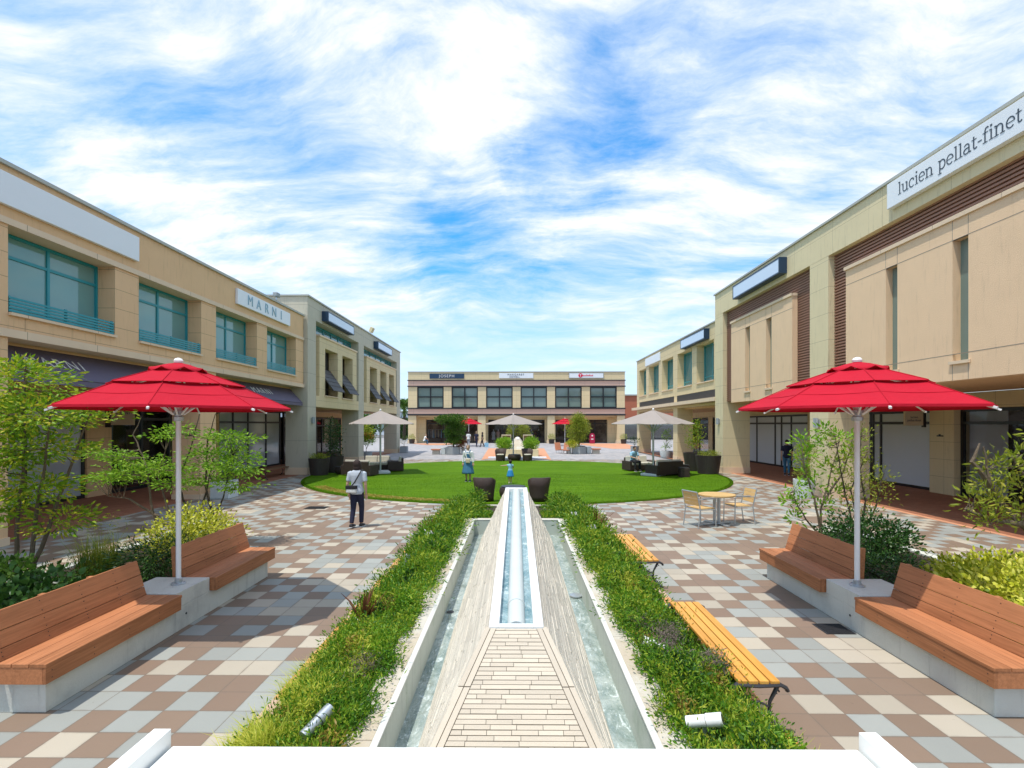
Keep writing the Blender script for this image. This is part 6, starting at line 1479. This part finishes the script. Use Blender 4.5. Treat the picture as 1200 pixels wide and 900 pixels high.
# cover across the far ends, trailing leaves over the coping
for s in (-1, 1):
    n = 13000; x = RNG.uniform(.62 if s > 0 else .50, 1.2, n); y = 10.7+3.3*RNG.uniform(0, 1, n)**1.5; z = .33+.07*np.sin(x*5+y*2)+RNG.normal(size=n)*.04-.26*np.clip((y-10.8)/2.4, 0, 1)
    D = RNG.normal(size=(n, 3))+np.array([0, 0, .6])
    o = raw_mesh('ground_cover', [leaf_quads(np.stack([s*x, y, z-.1*(x < .6)], 1), D, RNG.uniform(.05, .09, n), RNG.uniform(.014, .03, n))], 'cover'); o['kind'] = 'stuff'
    n = 3000; cy = RNG.choice(np.array([3.4, 4.1, 4.9, 5.3, 6.2, 7.0, 7.4, 8.2, 9.0, 9.6]), n)+RNG.normal(size=n)*.13; x = 1.09-np.abs(RNG.normal(size=n))*.045; z = .47-np.abs(RNG.normal(size=n))*.02
    D = RNG.normal(size=(n, 3))+np.array([-s*.8, 0, -.2])
    o = raw_mesh('trailing_leaves', [leaf_quads(np.stack([s*x, cy, z], 1), D, RNG.uniform(.025, .05, n), RNG.uniform(.01, .018, n))], 'cover'); o['kind'] = 'stuff'
def sedge(pts, name='lime_sedge', m='lime', lo=.12, hi=.26, n=420, r=.13):
    o = raw_mesh(name, [blades(n, gen_disc(x, y, r, z), lo, hi, .008, 1.3) for x, y, z in pts], m); o['kind'] = 'stuff'; return o
sedge([(-1.66+random.uniform(-.16, .10), y, .12) for y in (2.9, 3.1, 3.35, 3.6, 3.85, 4.1, 4.35, 4.6, 4.9)]+[(-1.55, 3.2, .30), (-1.5, 3.7, .3), (-1.6, 2.7, .26)]+[(-1.70, y, .08) for y in (6.3, 6.7, 7.1, 7.4, 8.2, 8.8)], n=620)
sedge([(-1.35, 12.0, .2), (-1.6, 12.8, .1), (-1.1, 12.9, .14), (1.75, 2.9, .1), (1.8, 3.3, .1), (1.5, 13.2, .08)], n=380)
n = 2600; cl = RNG.choice(np.arange(6), n); pc = np.array([(1.33, 4.55), (1.42, 4.75), (1.28, 4.35), (1.22, 4.95), (-1.25, 4.05), (1.62, 4.15)])[cl]
D = RNG.normal(size=(n, 3))*np.array([1, 1, .6])+np.array([0, 0, .5])
o = raw_mesh('dead_stems', [leaf_quads(np.stack([pc[:, 0]+RNG.normal(size=n)*.06, pc[:, 1]+RNG.normal(size=n)*.08, .46+RNG.normal(size=n)*.04], 1), D, RNG.uniform(.03, .07, n), RNG.uniform(.003, .006, n))], 'twig'); o['kind'] = 'stuff'
fl = np.array([(-1.62, 13.4), (-1.2, 13.2), (1.0, 13.7), (1.3, 12.4), (1.15, 13.5), (-1.45, 8.4), (1.35, 8.9), (1.2, 10.2), (1.1, 13.2)])
C = np.repeat(fl, 12, 0); C = np.concatenate([C+RNG.normal(size=C.shape)*.035, np.where(C[:, 1:2] > 11, .34, .58)+RNG.normal(size=(len(C), 1))*.02], 1)
o = raw_mesh('white_blossoms', [leaf_quads(C, RNG.normal(size=C.shape)+np.array([0, 0, 1]), .05, .035)], 'flower'); o['kind'] = 'stuff'
def cordyline(loc, label, n=26, L=.6, m='bronze'):
    c = thing('spiky_plant', loc, label, 'spiky plant', 'bronze spiky plants in the fountain beds'); mb = MB()
    for k in range(n):
        a = random.uniform(0, 2*PI); l = L*random.uniform(.6, 1); ln = random.uniform(.12, .75); w_ = .016
        pts = []; d = Vector((math.cos(a), math.sin(a), 0)); sd = Vector((-math.sin(a), math.cos(a), 0))
        row = []
        for t, wk in ((0, .5), (.35, 1), (.7, .8), (1, .05)):
            p = Vector(loc)+d*(ln*l*t*(.5+.5*t))+Vector((0, 0, l*t*(1-.35*ln*t*t))); row += [p+sd*w_*wk, p+Vector((0, 0, -.003)), p-sd*w_*wk]
        mb.add(row, [(i*3+j, i*3+j+1, (i+1)*3+j+1, (i+1)*3+j) for i in range(3) for j in range(2)])
    mb.build('blades', m, c); return c
cordyline((-1.62, 5.35, .16), 'reddish bronze spiky plant beside the left brick edge, level with the near benches', 34, .58)
cordyline((-1.66, 9.7, .14), 'smaller bronze spiky plant farther along the left bed', 30, .55)
cordyline((1.62, 10.0, .14), 'upright bronze spiky plant behind the far slatted bench on the right', 26, .75)
# --- pots and their plants
def pot(kind, loc, r, h, label, foliage=None, name='plant_pot', sq=False, group=None):
    p = thing(name, loc, label, 'potted plant', group); x, y, z = loc
    if kind == 'pot':
        mb = MB(); mb.lathe([(r*.78, 0), (r*.98, h*.97), (r*1.02, h), (r*.9, h), (r*.88, h-.05)], loc, 30); mb.build('pot', 'pot', p)
        mb = MB(); n = 44
        for k in range(n):
            a = 2*PI*k/n; c, s_ = math.cos(a), math.sin(a); w_ = PI*r/n*.74
            A, B = (r*.80, .01), (r*1.0, h*.985)
            q = []
            for (rr, hh) in (A, B):
                for (dr, sg_) in ((0, -1), (.014, -1), (.014, 1), (0, 1)): q.append((x+(rr+dr)*c-sg_*w_*s_, y+(rr+dr)*s_+sg_*w_*c, z+hh))
            mb.hexa(q[:4]+q[4:])
        mb.build('slats', 'pot', p)
    elif sq: MB().box(x-r, x+r, y-r, y+r, z, z+h).build('pot', kind, p, bevel=.02)
    else:
        mb = MB(); mb.lathe([(r*.82, 0), (r*.95, h*.5), (r, h), (r*.88, h), (r*.86, h-.05)], loc, 28); mb.build('pot', kind, p, smooth=True)
    mb = MB(); mb.lathe([(r*.86, h-.06), (r*.86, h-.045)], loc, 20) if not sq else mb.box(x-r*.85, x+r*.85, y-r*.85, y+r*.85, z+h, z+h+.02); mb.build('soil', 'soil', p)
    for f in (foliage or []):
        (nm, clusters, m, lf, wd, per, sr, stems) = f
        cl_ = [((x+c[0], y+c[1], z+h+c[2]), rr, n_) for c, rr, n_ in clusters]
        raw_mesh(nm, [sprays(cl_, lf, wd, per, sr, .9, .3)[0]], m, p)
        if stems:
            mb = MB()
            for sp_ in stems: mb.tube([(x+a, y+b, z+h+c) for a, b, c in sp_], [.022, .014, .006][:len(sp_)] if len(sp_) <= 3 else .014, 6)
            mb.build('stem', 'barkpale', p)
    return p
pot('pot', (-9.25, 23.55, .03), .47, .78, 'big dark slatted pot with low green edging plants by the grey pier', [('foliage', [((0, 0, .06), (.38, .38, .09), 40)], 'leafolive', .06, .025, 18, .07, None)])
pot('pot', (-9.05, 24.9, .03), .47, .80, 'dark slatted pot holding tall thin dark foliage behind another slatted pot on the left', [('foliage', [((-.05, 0, 1.1), (.34, .34, .75), 70), ((0, 0, .3), (.3, .3, .3), 18)], 'leafdark', .09, .04, 18, .10, [[(-.05, 0, 0), (-.1, 0, .7), (0, 0, 1.4)], [(.1, 0, 0), (.12, .1, .8), (.1, 0, 1.5)]])])
pot('pot', (9.25, 24.35, .03), .58, .88, 'big dark slatted pot in front of the right pier on the lawn edge', [('foliage', [((0, 0, .06), (.45, .45, .10), 50)], 'leafolive', .06, .025, 18, .07, None)])
pot('pot', (9.15, 25.9, .03), .55, .92, 'dark slatted pot with a loose yellow-green shrub behind the right lawn corner', [('foliage', [((0, 0, 1.0), (.42, .42, .70), 62), ((0, 0, .35), (.35, .35, .3), 20)], 'leafyellow', .07, .035, 12, .10, [[(0, 0, 0), (-.1, 0, .6), (-.15, 0, 1.3)], [(.05, 0, 0), (.15, 0, .7), (.2, 0, 1.3)]])])
pot('palepot', (9.45, 16.6, 0), .33, .60, 'pale round pot with a yellow-green tree beside the right arcade pier', [('foliage', [((.08, 0, .75), (.30, .3, .55), 70), ((0, 0, .15), (.25, .25, .15), 16)], 'leafolive', .06, .025, 16, .10, [[(0, 0, 0), (-.08, 0, .5), (-.1, 0, 1.1)], [(.05, 0, 0), (.06, 0, .6), (.1, 0, 1.1)]])])
pot('palepot', (-9.55, 16.4, .004), .30, .58, 'pale square planter with sparse leaves by the left arcade pier', [('foliage', [((0, 0, .15), (.22, .22, .14), 12)], 'leafmid', .06, .03, 10, .08, None)], sq=True)
pot('greypot', (-10.55, 35.3, .006), .42, .45, 'grey bowl with an orange and green flowering shrub behind the left lawn parasol', [('foliage', [((.1, 0, .85), (.62, .5, .28), 60)], 'leafbright', .09, .05, 14, .10, [[(0, 0, 0), (0, 0, .35), (-.2, 0, .7)], [(0, 0, .2), (.15, 0, .5), (.3, 0, .8)]]), ('blossom', [((.2, -.1, 1.12), (.40, .35, .14), 26)], 'orangeflower', .08, .05, 12, .08, None)])
pot('greypot', (-9.45, 42.3, .006), .30, .52, 'grey square planter with a thin shrub at the end of the left building', [('foliage', [((0, 0, .55), (.22, .22, .42), 22)], 'leafmid', .07, .04, 10, .10, [[(0, 0, 0), (.02, 0, .5), (0, 0, 1.0)]])], sq=True)
pot('greypot', (10.0, 42.6, .006), .35, .55, 'grey round planter at the far corner pier of the right building', [('foliage', [((0, 0, .5), (.35, .3, .35), 26)], 'leafdark', .08, .04, 12, .10, [[(0, 0, 0), (0, 0, .3), (0, 0, .6)]])])
pot('palepot', (10.75, 36.3, .006), .42, .48, 'pale low planter with a sparse tree behind the right lawn parasol', [('foliage', [((0, 0, .35), (.22, .2, .2), 14), ((.1, 0, 1.1), (.30, .25, .45), 26)], 'leafbright', .08, .04, 12, .09, [[(0, 0, 0), (.03, 0, .7), (.1, 0, 1.4)]])])
for (X, lab) in ((485, 'small clay pot against the left end pier of the far building'), (645.5, 'small clay pot against the right-of-centre pier of the far building'), (728, 'small clay pot against the right end pier of the far building')):
    pot('pot', (xx3(X), 61.9, .012), .36, .55, lab, [('foliage', [((0, 0, .25), (.38, .3, .28), 24)], 'leafolive', .12, .04, 12, .10, None)], group='clay pots along the far building')
# hexagonal planters with seats, left and right of the far centre
def hex_planter(x, y, label, tree_args, seat_side, extra=None):
    h_ = thing('hexagonal_planter', (x, y, .01), label, 'planter', 'hexagonal concrete planters')
    hx = [(x+.62*math.cos(R(60*k+30)), y+.62*math.sin(R(60*k+30))) for k in range(6)]
    MB().prism(hx, .01, .60).build('box', 'greypot', h_, bevel=.02)
    for s in (-1, 1): MB().box(x+s*.62, x+s*1.0, y-.10, y+.45, .01, .55).build('side_box', 'palepot', h_, bevel=.02)
    MB().prism([(x+(a-x)*.86, y+(b-y)*.86) for a, b in hx], .601, .63).build('soil', 'soil', h_)
    for s in seat_side:
        mb = MB(); mb.box(x+s*1.02, x+s*1.75, y-.3, y+.3, .34, .44); mb.build('seat', 'terracotta', h_, bevel=.02)
        MB().box(x+s*1.1, x+s*1.65, y-.2, y+.2, .01, .339).build('seat_base', 'kerbstone', h_)
    return h_
hex_planter(-5.0, 40.0, 'grey hexagonal planter with a terracotta seat on its left, left of the centre', None, (-1,))
tree('potted_maple', (-5.0, 40.0, .6), 'spreading green maple growing from the left hexagonal planter', 'tree',
     [[(-5.0, 40, .6), (-4.95, 40, 1.3), (-5.3, 40, 2.1), (-5.6, 40, 2.7)], [(-5.0, 40, .6), (-4.8, 40, 1.4), (-4.6, 40, 2.4)], [(-4.95, 40, 1.2), (-5.1, 40, 2.2), (-5.0, 40, 3.0)]],
     [((-5.55, 40, 2.75), (.85, .7, .32), 60), ((-4.8, 40, 2.7), (.8, .7, .45), 70), ((-4.9, 40, 1.9), (.75, .6, .5), 75), ((-4.9, 40, 1.1), (.55, .5, .35), 45)], 'leafmid', 'barkdark', .13, .06, 26, .16, .4, True, r0=.05)
bush('planter_shrub', (-4.3, 39.7, .55), 'reddish brown shrub on the right side of the left hexagonal planter', (.30, .25, .28), 28, 'bronze', .12, .05)
hex_planter(5.1, 41.0, 'grey hexagonal planter with terracotta seats on both sides, right of the centre', None, (1,))
tree('potted_round_tree', (5.1, 41.0, .6), 'dense egg-shaped tree growing from the right hexagonal planter', 'tree',
     [[(5.1, 41, .6), (5.0, 41, 1.4), (4.9, 41, 2.4)], [(5.1, 41, .6), (5.2, 41, 1.5), (5.2, 41, 2.5)]],
     [((5.0, 41, 2.0), (.80, .75, 1.05), 190), ((5.05, 41, 2.9), (.4, .35, .35), 34)], 'leafolive', 'barkdark', .12, .05, 24, .14, .8, True, r0=.05)
bush('planter_shrub', (4.55, 40.6, .58), 'yellow-green low shrub at the left foot of the egg-shaped tree', (.40, .3, .28), 44, 'leafvar', .10, .05)
for (x, y, rz, lab) in ((3.6, 41.6, 25, 'terracotta lounge chair left of the right hexagonal planter, nearer the centre'), (4.05, 40.8, -15, 'terracotta lounge chair touching the left side of the right hexagonal planter')):
    lc = thing('lounge_chair', (0, 0, 0), lab, 'chair', 'terracotta lounge chairs')
    MB().hexa([(-.28, -.3, .28), (.28, -.3, .28), (.28, .22, .22), (-.28, .22, .22), (-.28, -.3, .34), (.28, -.3, .34), (.28, .22, .28), (-.28, .22, .28)]).build('seat', 'terracotta', lc, bevel=.02)
    MB().hexa([(-.28, .20, .24), (.28, .20, .24), (.28, .27, .22), (-.28, .27, .22), (-.26, .42, .88), (.26, .42, .88), (.26, .48, .86), (-.26, .48, .86)]).build('backrest', 'terracotta', lc, bevel=.02)
    for sx in (-.24, .24):
        for sy in (-.26, .2): MB().tube([(sx, sy, 0), (sx, sy, .26)], .02, 6).build('leg', 'alu', lc)
    place(lc, (x, y, .01), R(rz))
# --- the second fountain at the far side
f2 = thing('far_fountain', (0, 40, 0), 'beige walled far fountain bed with a small white wedge, behind the round wicker table', 'fountain')
MB().box(-1.45, 1.62, 36.6, 36.9, .01, .55).build('front_wall', 'cream', f2, bevel=.02)
mb = MB(); mb.box(-1.45, -1.15, 36.901, 48, .01, .5); mb.box(1.32, 1.62, 36.901, 48, .01, .5); mb.build('side_wall', 'cream', f2)
MB().box(-2.0, 2.15, 35.5, 36.595, .01, .05).build('step', 'whitepanel', f2)
MB().box(-1.149, 1.319, 36.901, 47.9, .01, .42).build('soil', 'soil', f2)
MB().hexa([(-.72, 39, .4), (.88, 39, .4), (.88, 47, .4), (-.72, 47, .4), (-.06, 40.4, 1.15), (.29, 40.4, 1.15), (.29, 47, 1.2), (-.06, 47, 1.2)]).build('wedge', 'coping', f2, bevel=.02)
MB().box(.03, .20, 40.45, 47, 1.16, 1.22).build('channel', 'white', f2)
for s, lab in ((-1, 'bright green mound of foliage on the left side of the far fountain'), (1, 'bright green mound of foliage on the right side of the far fountain')):
    bush('fountain_shrub', (.08+s*1.02, 38.6, .42), lab, (.52, .9, .48), 110, 'leafbright', .12, .045)
for s, lab in ((-1, 'cream framed brown panel box behind the far fountain, on its left'), (1, 'cream framed brown panel box behind the far fountain, on its right')):
    x = .08+s*1.05; bx = thing('panel_box', (x, 49.2, 0), lab, 'planter box', 'panel boxes behind the far fountain')
    MB().box(x-.40, x+.40, 49.05, 49.4, .3, 1.28).build('panel', 'brownwood', bx)
    mb = MB()
    for q in (-1, 1): mb.box(x+q*.401, x+q*.47, 49.0, 49.45, 0, 1.38)
    mb.box(x-.40, x+.40, 49.0, 49.45, 1.281, 1.38); mb.build('frame', 'beigebag', bx)
tree('small_dark_tree', (.25, 50.2, 0), 'reddish olive small tree between the two panel boxes under the far centre parasol', 'tree',
     [[(.25, 50.2, 0), (.3, 50.2, 1.2), (.0, 50.2, 2.4)], [(.3, 50.2, 1.0), (.7, 50.2, 2.2)]], [((.2, 50.2, 2.0), (1.0, .7, .65), 80), ((.9, 50.2, 1.6), (.5, .5, .6), 30), ((-.4, 50.2, 1.7), (.5, .5, .5), 24)], 'leafolive', 'barkdark', .12, .05, 14, .16, .7, True, r0=.05)
# --- palm and background trees
pm_ = thing('palm_tree', (-17.2, 77, 0), 'tall palm in the gap between the left and far buildings', 'palm tree')
MB().tube([(-17.2, 77, 0), (-17.1, 77, 2.5), (-17.2, 77, 5.6)], [.28, .22, .20], 10).build('trunk', 'barkdark', pm_)
parts_ = []
for k in range(30):
    a = 2*PI*k/30*3.1; el = .9-1.5*(k/30); L = 2.3; pts = []
    for t in np.linspace(.1, 1, 12):
        pts.append((-17.2+math.cos(a)*L*t*math.cos(el)*.95, 77+math.sin(a)*L*t, 5.7+L*t*math.sin(el)-.9*t*t))
    P = np.repeat(np.array(pts), 8, 0); D = RNG.normal(size=P.shape)*np.array([.6, .6, .25])+np.array([math.cos(a)*.6, math.sin(a)*.6, -.5]); parts_.append(leaf_quads(P, D, .7, .07))
raw_mesh('crown', parts_, 'leafmid', pm_)
bush('distant_tree', (-19.2, 84, 0), 'dark clipped tree low behind the palm', (1.9, 1.5, 1.6), 110, 'leafdark', .4, .2, 'tree', sr=.4, part='crown')
bush('distant_tree', (-22.5, 70, 0), 'orange and green shrubby tree seen through the left arcade', (2.2, 1.5, 1.3), 110, 'leafolive', .35, .2, 'tree', sr=.35, part='crown')
bush('distant_tree', (-27.5, 88, 0), 'round green tree far beyond the left arcade', (3.0, 2.0, 2.2), 130, 'leafmid', .5, .25, 'tree', sr=.5, part='crown')
